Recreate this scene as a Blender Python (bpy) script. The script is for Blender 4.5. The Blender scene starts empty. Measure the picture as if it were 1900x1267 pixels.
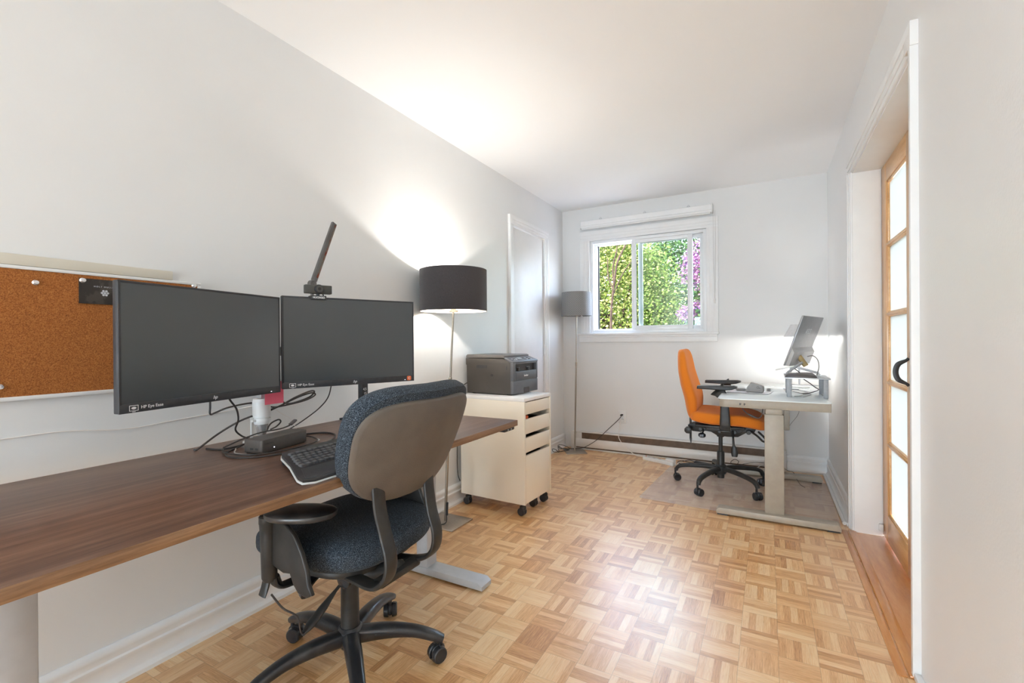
import bpy, bmesh, math, random
from mathutils import Vector, Matrix
R = math.radians
PI = math.pi
random.seed(7)
SC = bpy.context.scene
COL = SC.collection

# ------------------------------------------------------------------ camera
cam_d = bpy.data.cameras.new('camera')
cam_d.sensor_width = 36
cam_d.lens = 36 * 864.1 / 1900
cam_d.clip_start = 0.02
cam = bpy.data.objects.new('camera', cam_d)
COL.objects.link(cam)
cam.matrix_world = (Matrix.Translation((0, 0, 1.1078)) @ Matrix.Rotation(R(28.758), 4, 'Z')
                    @ Matrix.Rotation(R(90 - 0.152), 4, 'X') @ Matrix.Rotation(-R(0.4446), 4, 'Z'))
SC.camera = cam

# ------------------------------------------------------------------ world, sun, large lights, exposure
world = bpy.data.worlds.new('world')
SC.world = world
world.use_nodes = True
wn = world.node_tree
wn.nodes.clear()
sky = wn.nodes.new('ShaderNodeTexSky')
sky.sky_type = 'NISHITA'
sky.sun_disc = False
sky.sun_elevation = R(48)
sky.sun_rotation = R(200)
sky.air_density = 1.0
sky.dust_density = 3.0
wb = wn.nodes.new('ShaderNodeBackground')
wb.inputs['Strength'].default_value = 4.2
wo = wn.nodes.new('ShaderNodeOutputWorld')
hs = wn.nodes.new('ShaderNodeHueSaturation')
hs.inputs['Saturation'].default_value = 0.75
wn.links.new(sky.outputs[0], hs.inputs['Color'])
wn.links.new(hs.outputs[0], wb.inputs[0])
wn.links.new(wb.outputs[0], wo.inputs[0])

def light(name, typ, loc, energy, color=(1, 1, 1), size=0.1, size_y=None, rot=(0, 0, 0)):
    d = bpy.data.lights.new(name, typ)
    d.energy = energy
    d.color = color
    if typ == 'AREA':
        d.shape = 'RECTANGLE' if size_y else 'DISK'
        d.size = size
        if size_y:
            d.size_y = size_y
    elif typ in ('POINT', 'SPOT'):
        d.shadow_soft_size = size
    elif typ == 'SUN':
        d.angle = size
    o = bpy.data.objects.new(name, d)
    COL.objects.link(o)
    o.location = loc
    o.rotation_euler = rot
    return o

sun = light('sun', 'SUN', (0, 0, 8), 5.0, (1.0, 0.96, 0.90), R(0.6))
sun.rotation_euler = Vector((0.30, 0.72, -0.95)).to_track_quat('-Z', 'Y').to_euler()
# added fill lights without a real source: rear panel and unseen overhead point
light('rear_fill_light', 'AREA', (-0.98, -4.20, 0.90), 108, (0.70, 0.865, 1.0), 1.6, 1.6, (R(90), 0, 0))
light('overhead_fill_light', 'POINT', (0.0, 0.2, 1.9), 1.5, (0.88, 0.95, 1.0), 0.12)

SC.view_settings.view_transform = 'Standard'
SC.view_settings.look = 'None'
SC.view_settings.exposure = 0.60
SC.view_settings.gamma = 1
SC.view_settings.use_curve_mapping = False
SC.cycles.use_denoising = True
SC.cycles.max_bounces = 10
SC.cycles.diffuse_bounces = 6
SC.cycles.transparent_max_bounces = 16
SC.cycles.sample_clamp_indirect = 6
SC.cycles.caustics_reflective = False
SC.cycles.caustics_refractive = False

# ------------------------------------------------------------------ room constants
XL, XR, YB, YF, ZC = -1.8696, 0.4287, 4.5194, -4.30, 2.44

# ------------------------------------------------------------------ materials
def new_mat(name):
    m = bpy.data.materials.new(name)
    m.use_nodes = True
    nt = m.node_tree
    return m, nt, nt.nodes['Principled BSDF']

def N(nt, t, **kw):
    n = nt.nodes.new(t)
    for k, v in kw.items():
        if k.startswith('_'):
            setattr(n, k[1:], v)
        else:
            key = k.replace('__', ' ')
            n.inputs[int(key[1:]) if key[0] == 'i' and key[1:].isdigit() else key].default_value = v
    return n

def L(nt, a, b):
    nt.links.new(a, b)

def c4(c):
    return (c[0], c[1], c[2], 1.0)

def mottled(name, c1, c2=None, scale=40, rough=0.6, bump=0.0, bscale=200, metal=0.0, spec=0.5, coat=0.0,
            detail=4, contrast=(0.35, 0.65), sheen=0.0, stretch=(1, 1, 1)):
    """principled with a noise mix of two colours and a little bump"""
    m, nt, b = new_mat(name)
    c2 = c2 or tuple(x * 0.94 for x in c1)
    tc = N(nt, 'ShaderNodeTexCoord')
    mp = N(nt, 'ShaderNodeMapping')
    mp.inputs['Scale'].default_value = stretch
    L(nt, tc.outputs['Object'], mp.inputs[0])
    nz = N(nt, 'ShaderNodeTexNoise', Scale=scale, Detail=detail)
    L(nt, mp.outputs[0], nz.inputs['Vector'])
    rp = N(nt, 'ShaderNodeValToRGB')
    rp.color_ramp.elements[0].position = contrast[0]
    rp.color_ramp.elements[1].position = contrast[1]
    rp.color_ramp.elements[0].color = c4(c1)
    rp.color_ramp.elements[1].color = c4(c2)
    L(nt, nz.outputs[0], rp.inputs[0])
    L(nt, rp.outputs[0], b.inputs['Base Color'])
    b.inputs['Roughness'].default_value = rough
    b.inputs['Metallic'].default_value = metal
    b.inputs['Specular IOR Level'].default_value = spec
    b.inputs['Coat Weight'].default_value = coat
    b.inputs['Sheen Weight'].default_value = sheen
    if bump:
        n2 = N(nt, 'ShaderNodeTexNoise', Scale=bscale, Detail=3)
        L(nt, mp.outputs[0], n2.inputs['Vector'])
        bp = N(nt, 'ShaderNodeBump', Strength=bump, Distance=0.002)
        L(nt, n2.outputs[0], bp.inputs['Height'])
        L(nt, bp.outputs[0], b.inputs['Normal'])
    return m

def glass_mat(name, tint=(0.95, 1, 0.98), refl=1.0):
    m, nt, b = new_mat(name)
    nt.nodes.remove(b)
    out = nt.nodes['Material Output']
    tr = N(nt, 'ShaderNodeBsdfTransparent')
    tr.inputs[0].default_value = c4(tint)
    gl = N(nt, 'ShaderNodeBsdfGlossy', Roughness=0.02)
    fr = N(nt, 'ShaderNodeFresnel', IOR=1.45)
    mx = N(nt, 'ShaderNodeMixShader')
    L(nt, fr.outputs[0], mx.inputs[0])
    L(nt, tr.outputs[0], mx.inputs[1])
    L(nt, gl.outputs[0], mx.inputs[2])
    L(nt, mx.outputs[0], out.inputs[0])
    return m

def frosted_mat(name, col=(0.48, 0.48, 0.44)):
    m, nt, b = new_mat(name)
    out = nt.nodes['Material Output']
    tl = N(nt, 'ShaderNodeBsdfTranslucent')
    tc = N(nt, 'ShaderNodeTexCoord')
    nz = N(nt, 'ShaderNodeTexNoise', Scale=180, Detail=2)
    L(nt, tc.outputs['Object'], nz.inputs['Vector'])
    rp = N(nt, 'ShaderNodeValToRGB')
    rp.color_ramp.elements[0].color = c4(tuple(x * 0.93 for x in col))
    rp.color_ramp.elements[1].color = c4(col)
    L(nt, nz.outputs[0], rp.inputs[0])
    L(nt, rp.outputs[0], tl.inputs[0])
    b.inputs['Base Color'].default_value = c4(col)
    b.inputs['Roughness'].default_value = 0.35
    mx = N(nt, 'ShaderNodeMixShader')
    mx.inputs[0].default_value = 0.65
    L(nt, b.outputs[0], mx.inputs[1])
    L(nt, tl.outputs[0], mx.inputs[2])
    L(nt, mx.outputs[0], out.inputs[0])
    return m

def wood_mat(name, dark, mid, light_, axis='Y', scale=7.0, rough=0.35, stretch=14, knots=0.0, coat=0.0, spec=0.5):
    m, nt, b = new_mat(name)
    tc = N(nt, 'ShaderNodeTexCoord')
    mp = N(nt, 'ShaderNodeMapping')
    s = {'X': (1, stretch, stretch), 'Y': (stretch, 1, stretch), 'Z': (stretch, stretch, 1)}[axis]
    mp.inputs['Scale'].default_value = s
    L(nt, tc.outputs['Object'], mp.inputs[0])
    n1 = N(nt, 'ShaderNodeTexNoise', Scale=scale * 0.35, Detail=5, Roughness=0.6, Distortion=0.4)
    n2 = N(nt, 'ShaderNodeTexNoise', Scale=scale * 3.0, Detail=4, Roughness=0.7)
    L(nt, mp.outputs[0], n1.inputs['Vector'])
    L(nt, mp.outputs[0], n2.inputs['Vector'])
    mx = N(nt, 'ShaderNodeMix', _data_type='FLOAT')
    mx.inputs[0].default_value = 0.35
    L(nt, n1.outputs[0], mx.inputs[2])
    L(nt, n2.outputs[0], mx.inputs[3])
    rp = N(nt, 'ShaderNodeValToRGB')
    e = rp.color_ramp.elements
    e[0].position, e[0].color = 0.34, c4(dark)
    e[1].position, e[1].color = 0.66, c4(light_)
    k = rp.color_ramp.elements.new(0.5)
    k.color = c4(mid)
    L(nt, mx.outputs[0], rp.inputs[0])
    src = rp.outputs[0]
    if knots:
        mk = N(nt, 'ShaderNodeMapping')
        mk.inputs['Scale'].default_value = {'X': (1, 2.5, 2.5), 'Y': (2.5, 1, 2.5), 'Z': (2.5, 2.5, 1)}[axis]
        L(nt, tc.outputs['Object'], mk.inputs[0])
        vo = N(nt, 'ShaderNodeTexVoronoi', Scale=3.4)
        L(nt, mk.outputs[0], vo.inputs['Vector'])
        kr = N(nt, 'ShaderNodeValToRGB')
        kr.color_ramp.elements[0].position = 0.03
        kr.color_ramp.elements[0].color = (1, 1, 1, 1)
        kr.color_ramp.elements[1].position = 0.10
        kr.color_ramp.elements[1].color = (0, 0, 0, 1)
        L(nt, vo.outputs['Distance'], kr.inputs[0])
        km = N(nt, 'ShaderNodeMix', _data_type='RGBA')
        L(nt, kr.outputs[0], km.inputs[0])
        L(nt, src, km.inputs[6])
        km.inputs[7].default_value = c4(tuple(x * knots for x in dark))
        src = km.outputs[2]
    L(nt, src, b.inputs['Base Color'])
    b.inputs['Roughness'].default_value = rough
    b.inputs['Coat Weight'].default_value = coat
    b.inputs['Specular IOR Level'].default_value = spec
    bp = N(nt, 'ShaderNodeBump', Strength=0.08, Distance=0.001)
    L(nt, n2.outputs[0], bp.inputs['Height'])
    L(nt, bp.outputs[0], b.inputs['Normal'])
    return m

def parquet_mat():
    m, nt, b = new_mat('parquet')
    def M_(op, a, b_=None, c=None):
        n = N(nt, 'ShaderNodeMath', _operation=op)
        for i, v in enumerate((a, b_, c)):
            if v is None:
                continue
            if isinstance(v, (int, float)):
                n.inputs[i].default_value = v
            else:
                L(nt, v, n.inputs[i])
        return n.outputs[0]
    T = 0.1212
    NS = 5
    tc = N(nt, 'ShaderNodeTexCoord')
    sp = N(nt, 'ShaderNodeSeparateXYZ')
    L(nt, tc.outputs['Object'], sp.inputs[0])
    u = M_('DIVIDE', M_('ADD', sp.outputs[0], 10 * T - 0.027), T)
    v = M_('DIVIDE', M_('ADD', sp.outputs[1], 40 * T - 1.986), T)
    iu, iv = M_('FLOOR', u), M_('FLOOR', v)
    fu, fv = M_('FRACT', u), M_('FRACT', v)
    par = M_('MODULO', M_('ADD', M_('ADD', iu, iv), 100), 2.0)
    par = M_('GREATER_THAN', par, 0.5)
    inv = M_('SUBTRACT', 1.0, par)
    across = M_('ADD', M_('MULTIPLY', fu, par), M_('MULTIPLY', fv, inv))
    along = M_('ADD', M_('MULTIPLY', fv, par), M_('MULTIPLY', fu, inv))
    sl = M_('MULTIPLY', across, NS)
    isl = M_('FLOOR', sl)
    fsl = M_('FRACT', sl)
    cb = N(nt, 'ShaderNodeCombineXYZ')
    L(nt, M_('ADD', iu, M_('MULTIPLY', isl, 37.3)), cb.inputs[0])
    L(nt, iv, cb.inputs[1])
    L(nt, isl, cb.inputs[2])
    wn_ = N(nt, 'ShaderNodeTexWhiteNoise', _noise_dimensions='3D')
    L(nt, cb.outputs[0], wn_.inputs['Vector'])
    # block tone as well
    cb2 = N(nt, 'ShaderNodeCombineXYZ')
    L(nt, iu, cb2.inputs[0])
    L(nt, iv, cb2.inputs[1])
    wn2 = N(nt, 'ShaderNodeTexWhiteNoise', _noise_dimensions='3D')
    L(nt, cb2.outputs[0], wn2.inputs['Vector'])
    # grain
    g = N(nt, 'ShaderNodeCombineXYZ')
    L(nt, M_('ADD', M_('MULTIPLY', along, 0.9), M_('MULTIPLY', wn_.outputs[0], 50.0)), g.inputs[0])
    L(nt, M_('MULTIPLY', across, 17.0), g.inputs[1])
    L(nt, M_('MULTIPLY', wn_.outputs[0], 91.0), g.inputs[2])
    gn = N(nt, 'ShaderNodeTexNoise', Scale=2.2, Detail=6, Roughness=0.65, Distortion=0.8)
    L(nt, g.outputs[0], gn.inputs['Vector'])
    tone = M_('ADD', M_('MULTIPLY', wn_.outputs[0], 0.40), M_('ADD', M_('MULTIPLY', gn.outputs[0], 0.92), M_('ADD', M_('MULTIPLY', wn2.outputs[0], 0.12), 0.035)))
    rp = N(nt, 'ShaderNodeValToRGB')
    els = [(0.22, (0.24, 0.085, 0.022)), (0.42, (0.45, 0.185, 0.052)), (0.60, (0.64, 0.315, 0.110)),
           (0.78, (0.80, 0.47, 0.205)), (1.0, (0.90, 0.63, 0.35))]
    rp.color_ramp.elements[0].position, rp.color_ramp.elements[0].color = els[0][0], c4(els[0][1])
    rp.color_ramp.elements[1].position, rp.color_ramp.elements[1].color = els[-1][0], c4(els[-1][1])
    for p_, c_ in els[1:-1]:
        e = rp.color_ramp.elements.new(p_)
        e.color = c4(c_)
    L(nt, tone, rp.inputs[0])
    # gaps
    def edge(f, wdt):
        d = M_('MINIMUM', f, M_('SUBTRACT', 1.0, f))
        return M_('LESS_THAN', d, wdt)
    gap = M_('MAXIMUM', M_('MULTIPLY', edge(fsl, 0.022), 0.55), M_('MAXIMUM', edge(fu, 0.007), edge(fv, 0.007)))
    mx = N(nt, 'ShaderNodeMix', _data_type='RGBA')
    L(nt, M_('MULTIPLY', gap, 0.32), mx.inputs[0])
    L(nt, rp.outputs[0], mx.inputs[6])
    mx.inputs[7].default_value = (0.10, 0.04, 0.015, 1)
    L(nt, mx.outputs[2], b.inputs['Base Color'])
    rn = N(nt, 'ShaderNodeTexNoise', Scale=6, Detail=4)
    L(nt, tc.outputs['Object'], rn.inputs['Vector'])
    L(nt, M_('ADD', M_('MULTIPLY', rn.outputs[0], 0.16), 0.27), b.inputs['Roughness'])
    b.inputs['Coat Weight'].default_value = 0.95
    b.inputs['Coat Roughness'].default_value = 0.31
    bp = N(nt, 'ShaderNodeBump', Strength=0.25, Distance=0.0006)
    L(nt, M_('SUBTRACT', M_('MULTIPLY', wn_.outputs[0], 0.35), gap), bp.inputs['Height'])
    L(nt, bp.outputs[0], b.inputs['Normal'])
    return m

def cork_mat():
    m, nt, b = new_mat('cork')
    tc = N(nt, 'ShaderNodeTexCoord')
    n1 = N(nt, 'ShaderNodeTexNoise', Scale=330, Detail=3, Roughness=0.8)
    n2 = N(nt, 'ShaderNodeTexNoise', Scale=4, Detail=3)
    L(nt, tc.outputs['Object'], n1.inputs['Vector'])
    L(nt, tc.outputs['Object'], n2.inputs['Vector'])
    rp = N(nt, 'ShaderNodeValToRGB')
    e = rp.color_ramp.elements
    e[0].position, e[0].color = 0.28, c4((0.12, 0.034, 0.007))
    e[1].position, e[1].color = 0.74, c4((0.56, 0.23, 0.06))
    k = e.new(0.48)
    k.color = c4((0.33, 0.105, 0.018))
    L(nt, n1.outputs[0], rp.inputs[0])
    L(nt, rp.outputs[0], b.inputs['Base Color'])
    b.inputs['Roughness'].default_value = 0.9
    bp = N(nt, 'ShaderNodeBump', Strength=0.4, Distance=0.001)
    L(nt, n1.outputs[0], bp.inputs['Height'])
    L(nt, bp.outputs[0], b.inputs['Normal'])
    return m

def speckle_fabric(name, base, fleck, scale=420, amount=0.62, rough=0.95, sheen=0.25):
    m, nt, b = new_mat(name)
    tc = N(nt, 'ShaderNodeTexCoord')
    n1 = N(nt, 'ShaderNodeTexNoise', Scale=scale, Detail=2, Roughness=0.9)
    L(nt, tc.outputs['Object'], n1.inputs['Vector'])
    rp = N(nt, 'ShaderNodeValToRGB')
    e = rp.color_ramp.elements
    e[0].position, e[0].color = amount - 0.14, c4(base)
    e[1].position, e[1].color = amount + 0.10, c4(fleck)
    L(nt, n1.outputs[0], rp.inputs[0])
    L(nt, rp.outputs[0], b.inputs['Base Color'])
    b.inputs['Roughness'].default_value = rough
    b.inputs['Sheen Weight'].default_value = sheen
    bp = N(nt, 'ShaderNodeBump', Strength=0.35, Distance=0.001)
    L(nt, n1.outputs[0], bp.inputs['Height'])
    L(nt, bp.outputs[0], b.inputs['Normal'])
    return m

def dotted_shade_mat():
    m, nt, b = new_mat('dotted_shade')
    tc = N(nt, 'ShaderNodeTexCoord')
    sp = N(nt, 'ShaderNodeSeparateXYZ')
    L(nt, tc.outputs['Object'], sp.inputs[0])
    at = N(nt, 'ShaderNodeMath', _operation='ARCTAN2')
    L(nt, sp.outputs[1], at.inputs[0])
    L(nt, sp.outputs[0], at.inputs[1])
    cb = N(nt, 'ShaderNodeCombineXYZ')
    L(nt, at.outputs[0], cb.inputs[0])
    zz = N(nt, 'ShaderNodeMath', _operation='MULTIPLY')
    zz.inputs[1].default_value = 6.7
    L(nt, sp.outputs[2], zz.inputs[0])
    L(nt, zz.outputs[0], cb.inputs[1])
    vo = N(nt, 'ShaderNodeTexVoronoi', Scale=12.0, Randomness=0.0)
    rot = N(nt, 'ShaderNodeMapping')
    rot.inputs['Rotation'].default_value = (0, 0, R(45))
    L(nt, cb.outputs[0], rot.inputs[0])
    L(nt, rot.outputs[0], vo.inputs['Vector'])
    rp = N(nt, 'ShaderNodeValToRGB')
    e = rp.color_ramp.elements
    e[0].position, e[0].color = 0.22, c4((0.44, 0.44, 0.44))
    e[1].position, e[1].color = 0.34, c4((0.19, 0.19, 0.19))
    L(nt, vo.outputs['Distance'], rp.inputs[0])
    L(nt, rp.outputs[0], b.inputs['Base Color'])
    b.inputs['Roughness'].default_value = 0.8
    return m

def brushed(name, col, rough=0.35):
    return mottled(name, col, tuple(x * 0.88 for x in col), scale=90, rough=rough, metal=1.0, stretch=(1, 1, 14), bump=0.03)

def leaf_mat(name, c_dark, c_mid, c_light, rough=0.6, transl=0.22):
    m, nt, b = new_mat(name)
    out = nt.nodes['Material Output']
    geo = N(nt, 'ShaderNodeNewGeometry')
    rp = N(nt, 'ShaderNodeValToRGB')
    e = rp.color_ramp.elements
    e[0].position, e[0].color = 0.0, c4(c_dark)
    e[1].position, e[1].color = 1.0, c4(c_light)
    k = e.new(0.5)
    k.color = c4(c_mid)
    L(nt, geo.outputs['Random Per Island'], rp.inputs[0])
    L(nt, rp.outputs[0], b.inputs['Base Color'])
    b.inputs['Roughness'].default_value = rough
    b.inputs['Specular IOR Level'].default_value = 0.08
    tl = N(nt, 'ShaderNodeBsdfTranslucent')
    L(nt, rp.outputs[0], tl.inputs[0])
    mx = N(nt, 'ShaderNodeMixShader')
    mx.inputs[0].default_value = transl
    L(nt, b.outputs[0], mx.inputs[1])
    L(nt, tl.outputs[0], mx.inputs[2])
    L(nt, mx.outputs[0], out.inputs[0])
    return m

M = {}
M['wall'] = mottled('wall_paint', (0.79, 0.79, 0.785), (0.775, 0.775, 0.77), scale=3, rough=0.62, bump=0.10, bscale=110, spec=0.25)
M['wall_glossy'] = mottled('roller_wall_paint', (0.86, 0.86, 0.86), (0.85, 0.85, 0.85), scale=3, rough=0.36, bump=0.22, bscale=130, spec=0.35)
M['ceiling'] = mottled('ceiling_paint', (0.90, 0.90, 0.90), (0.89, 0.89, 0.89), scale=2, rough=0.6, bump=0.05, bscale=90, spec=0.2)
M['trim'] = mottled('white_trim_paint', (0.86, 0.86, 0.86), (0.84, 0.84, 0.84), scale=12, rough=0.42, spec=0.35)
M['vinyl'] = mottled('white_vinyl', (0.86, 0.87, 0.88), (0.84, 0.85, 0.86), scale=10, rough=0.28)
M['floor'] = parquet_mat()
M['heater'] = mottled('heater_enamel', (0.80, 0.77, 0.74), (0.76, 0.73, 0.70), scale=6, rough=0.35)
M['heater_dark'] = mottled('heater_slot_metal', (0.16, 0.10, 0.065), (0.11, 0.07, 0.045), scale=20, rough=0.6)
M['walnut'] = wood_mat('walnut_laminate', (0.07, 0.034, 0.022), (0.135, 0.07, 0.045), (0.215, 0.125, 0.085), 'Y', 5.0, 0.38, 16)
M['walnut_edge'] = wood_mat('walnut_edge_band', (0.13, 0.065, 0.03), (0.24, 0.13, 0.065), (0.36, 0.21, 0.11), 'Y', 8.0, 0.35, 30)
M['walnut_edge_x'] = wood_mat('walnut_edge_band_short', (0.10, 0.055, 0.03), (0.17, 0.10, 0.06), (0.25, 0.16, 0.10), 'X', 8.0, 0.35, 30)
M['pine'] = wood_mat('pine_door', (0.52, 0.24, 0.07), (0.68, 0.38, 0.15), (0.80, 0.52, 0.26), 'Z', 4.0, 0.3, 9, coat=0.3)
M['pine_rail'] = wood_mat('pine_rail', (0.52, 0.24, 0.07), (0.68, 0.38, 0.15), (0.80, 0.52, 0.26), 'Y', 4.0, 0.3, 9, coat=0.3)
M['pine_board'] = wood_mat('pine_threshold', (0.46, 0.16, 0.035), (0.60, 0.25, 0.065), (0.70, 0.34, 0.12), 'Y', 3.0, 0.28, 7, knots=0.35, coat=0.4)
M['frost'] = frosted_mat('frosted_glass')
M['glass'] = glass_mat('window_glass')
M['cork'] = cork_mat()
M['alu_grey'] = mottled('grey_powder_coat', (0.50, 0.51, 0.53), (0.47, 0.48, 0.50), scale=30, rough=0.42, spec=0.5)
M['beige_metal'] = mottled('beige_powder_coat', (0.40, 0.355, 0.29), (0.375, 0.33, 0.27), scale=30, rough=0.42)
M['beige_dark'] = mottled('beige_bracket_metal', (0.22, 0.20, 0.17), (0.19, 0.175, 0.15), scale=30, rough=0.5)
M['black'] = mottled('black_plastic', (0.022, 0.022, 0.024), (0.03, 0.03, 0.032), scale=60, rough=0.42)
M['black_gloss'] = mottled('black_gloss_plastic', (0.018, 0.018, 0.02), (0.03, 0.03, 0.034), scale=15, rough=0.24, bump=0.04, bscale=60)
M['bezel'] = mottled('monitor_bezel', (0.028, 0.028, 0.032), (0.036, 0.036, 0.04), scale=60, rough=0.45)
M['screen'] = mottled('matte_screen', (0.048, 0.054, 0.058), (0.056, 0.062, 0.067), scale=2, rough=0.30, spec=0.8)
M['back_shell'] = mottled('chair_back_shell', (0.125, 0.105, 0.088), (0.105, 0.088, 0.074), scale=14, rough=0.55, bump=0.3, bscale=420)
M['blue_fabric'] = speckle_fabric('blue_black_fabric', (0.004, 0.009, 0.018), (0.26, 0.33, 0.40), 480, 0.645, sheen=0.03)
M['orange_fabric'] = speckle_fabric('orange_fabric', (0.74, 0.185, 0.008), (0.84, 0.27, 0.025), 600, 0.55, sheen=0.1)
M['dusty'] = mottled('dusty_black_plastic', (0.022, 0.022, 0.024), (0.085, 0.08, 0.076), scale=14, rough=0.28, contrast=(0.48, 0.8), bump=0.1, bscale=300)
M['chair_dark'] = mottled('dark_grey_plastic', (0.020, 0.019, 0.018), (0.032, 0.030, 0.028), scale=25, rough=0.42, spec=0.4)
M['steel'] = brushed('brushed_steel', (0.36, 0.32, 0.27), 0.33)
M['nickel'] = brushed('brushed_nickel', (0.55, 0.50, 0.45), 0.36)
M['chrome'] = mottled('chrome', (0.85, 0.85, 0.86), (0.8, 0.8, 0.81), scale=5, rough=0.22, metal=0.75)
M['shade_dark'] = mottled('charcoal_shade_fabric', (0.045, 0.040, 0.042), (0.062, 0.054, 0.056), scale=300, rough=0.95, bump=0.4, bscale=600, sheen=0.15)
M['shade_in'] = mottled('white_shade_lining', (0.82, 0.78, 0.70), (0.80, 0.76, 0.68), scale=30, rough=0.8)
M['shade_dots'] = dotted_shade_mat()
M['shade_white'] = mottled('pale_grey_shade', (0.74, 0.74, 0.74), (0.78, 0.78, 0.78), scale=60, rough=0.6)
M['white_plastic'] = mottled('white_plastic', (0.80, 0.80, 0.79), (0.77, 0.77, 0.76), scale=30, rough=0.35)
M['cream'] = mottled('cream_cabinet_lacquer', (0.90, 0.82, 0.69), (0.885, 0.80, 0.675), scale=3, rough=0.22, coat=0.2)
M['cream_top'] = mottled('cream_top_lacquer', (0.90, 0.88, 0.86), (0.88, 0.86, 0.84), scale=3, rough=0.25, coat=0.2)
M['dark_inside'] = mottled('drawer_inside', (0.12, 0.10, 0.08), (0.09, 0.075, 0.06), scale=20, rough=0.7)
M['printer'] = mottled('printer_grey_plastic', (0.052, 0.044, 0.037), (0.046, 0.039, 0.033), scale=20, rough=0.5, bump=0.1, bscale=500)
M['printer_front'] = mottled('printer_front_plastic', (0.105, 0.108, 0.118), (0.095, 0.098, 0.108), scale=20, rough=0.45, bump=0.1, bscale=500)
M['printer_lid'] = mottled('printer_lid_plastic', (0.11, 0.10, 0.095), (0.10, 0.09, 0.085), scale=30, rough=0.4)
M['button'] = mottled('light_grey_button', (0.55, 0.58, 0.63), (0.5, 0.53, 0.58), scale=30, rough=0.4)
M['lcd'] = mottled('lcd_panel', (0.55, 0.60, 0.62), (0.5, 0.55, 0.57), scale=30, rough=0.2)
M['red'] = mottled('pink_red_paper', (0.95, 0.17, 0.24), (0.93, 0.155, 0.22), scale=30, rough=0.8)
M['orange_paper'] = mottled('orange_plastic', (0.75, 0.14, 0.03), (0.7, 0.12, 0.03), scale=30, rough=0.6)
M['card'] = mottled('dark_card', (0.030, 0.024, 0.020), (0.060, 0.050, 0.042), scale=28, rough=0.35, contrast=(0.5, 0.56))
M['silver_print'] = mottled('silver_print', (0.62, 0.64, 0.68), (0.5, 0.5, 0.52), scale=60, rough=0.4)
M['white_print'] = mottled('white_print', (0.82, 0.82, 0.82), (0.8, 0.8, 0.8), scale=60, rough=0.5)
M['dark_print'] = mottled('dark_print', (0.06, 0.06, 0.06), (0.05, 0.05, 0.05), scale=60, rough=0.5)
M['ivory'] = mottled('ivory_strip', (0.74, 0.70, 0.60), (0.71, 0.67, 0.575), scale=8, rough=0.45)
M['led_bar'] = mottled('satin_grey_bar', (0.15, 0.145, 0.14), (0.12, 0.115, 0.11), scale=12, rough=0.3, metal=0.5)
M['webcam'] = mottled('webcam_grey_plastic', (0.060, 0.058, 0.050), (0.052, 0.050, 0.044), scale=40, rough=0.5)
M['amber'] = mottled('amber_diffuser', (0.16, 0.025, 0.010), (0.15, 0.12, 0.10), scale=26, rough=0.25, contrast=(0.40, 0.58), stretch=(1, 1, 1))
M['key'] = mottled('keycap', (0.10, 0.10, 0.105), (0.085, 0.085, 0.09), scale=40, rough=0.28)
M['dock'] = mottled('dock_grey', (0.085, 0.075, 0.068), (0.075, 0.066, 0.06), scale=80, rough=0.5)
M['cable'] = mottled('black_cable', (0.035, 0.028, 0.026), (0.045, 0.037, 0.034), scale=60, rough=0.45)
M['cable_grey'] = mottled('pale_cable', (0.62, 0.60, 0.58), (0.58, 0.56, 0.54), scale=60, rough=0.5)
M['cable_white'] = mottled('white_cable', (0.85, 0.80, 0.76), (0.82, 0.77, 0.73), scale=60, rough=0.45)
M['mat_plastic'] = None
M['asus'] = mottled('silver_grey_shell', (0.36, 0.365, 0.375), (0.33, 0.335, 0.345), scale=30, rough=0.36, metal=0.35)
M['asus_low'] = mottled('lower_grey_shell', (0.50, 0.495, 0.49), (0.48, 0.475, 0.47), scale=30, rough=0.4)
M['gold'] = mottled('gold_beige_hinge', (0.50, 0.37, 0.18), (0.45, 0.33, 0.16), scale=20, rough=0.4, metal=0.4)
M['silver'] = mottled('silver_metal', (0.60, 0.61, 0.64), (0.55, 0.56, 0.59), scale=20, rough=0.3, metal=0.7)
M['riser_leg'] = mottled('grey_riser_leg', (0.40, 0.41, 0.43), (0.36, 0.37, 0.39), scale=60, rough=0.45)
M['laptop'] = mottled('dark_laptop', (0.12, 0.10, 0.10), (0.10, 0.085, 0.085), scale=20, rough=0.35)
M['mouse'] = mottled('warm_grey_plastic', (0.33, 0.32, 0.31), (0.30, 0.29, 0.285), scale=40, rough=0.6)
M['pad'] = mottled('pale_pad', (0.72, 0.72, 0.76), (0.70, 0.70, 0.74), scale=40, rough=0.5)
M['bulb'] = None
M['leaf_a'] = leaf_mat('maple_leaf', (0.018, 0.035, 0.005), (0.06, 0.085, 0.014), (0.17, 0.165, 0.065))
M['leaf_b'] = leaf_mat('green_leaf', (0.004, 0.014, 0.004), (0.016, 0.042, 0.010), (0.055, 0.085, 0.026))
M['lilac'] = leaf_mat('lilac_petal', (0.035, 0.014, 0.06), (0.11, 0.035, 0.10), (0.30, 0.13, 0.19), transl=0.3)
M['bark'] = mottled('bark', (0.028, 0.020, 0.016), (0.015, 0.011, 0.009), scale=20, rough=0.95, spec=0.02, bump=0.6, bscale=40)
M['grass'] = mottled('gravel', (0.24, 0.235, 0.23), (0.30, 0.295, 0.29), scale=8, rough=0.9, bump=0.5, bscale=60)

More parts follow.
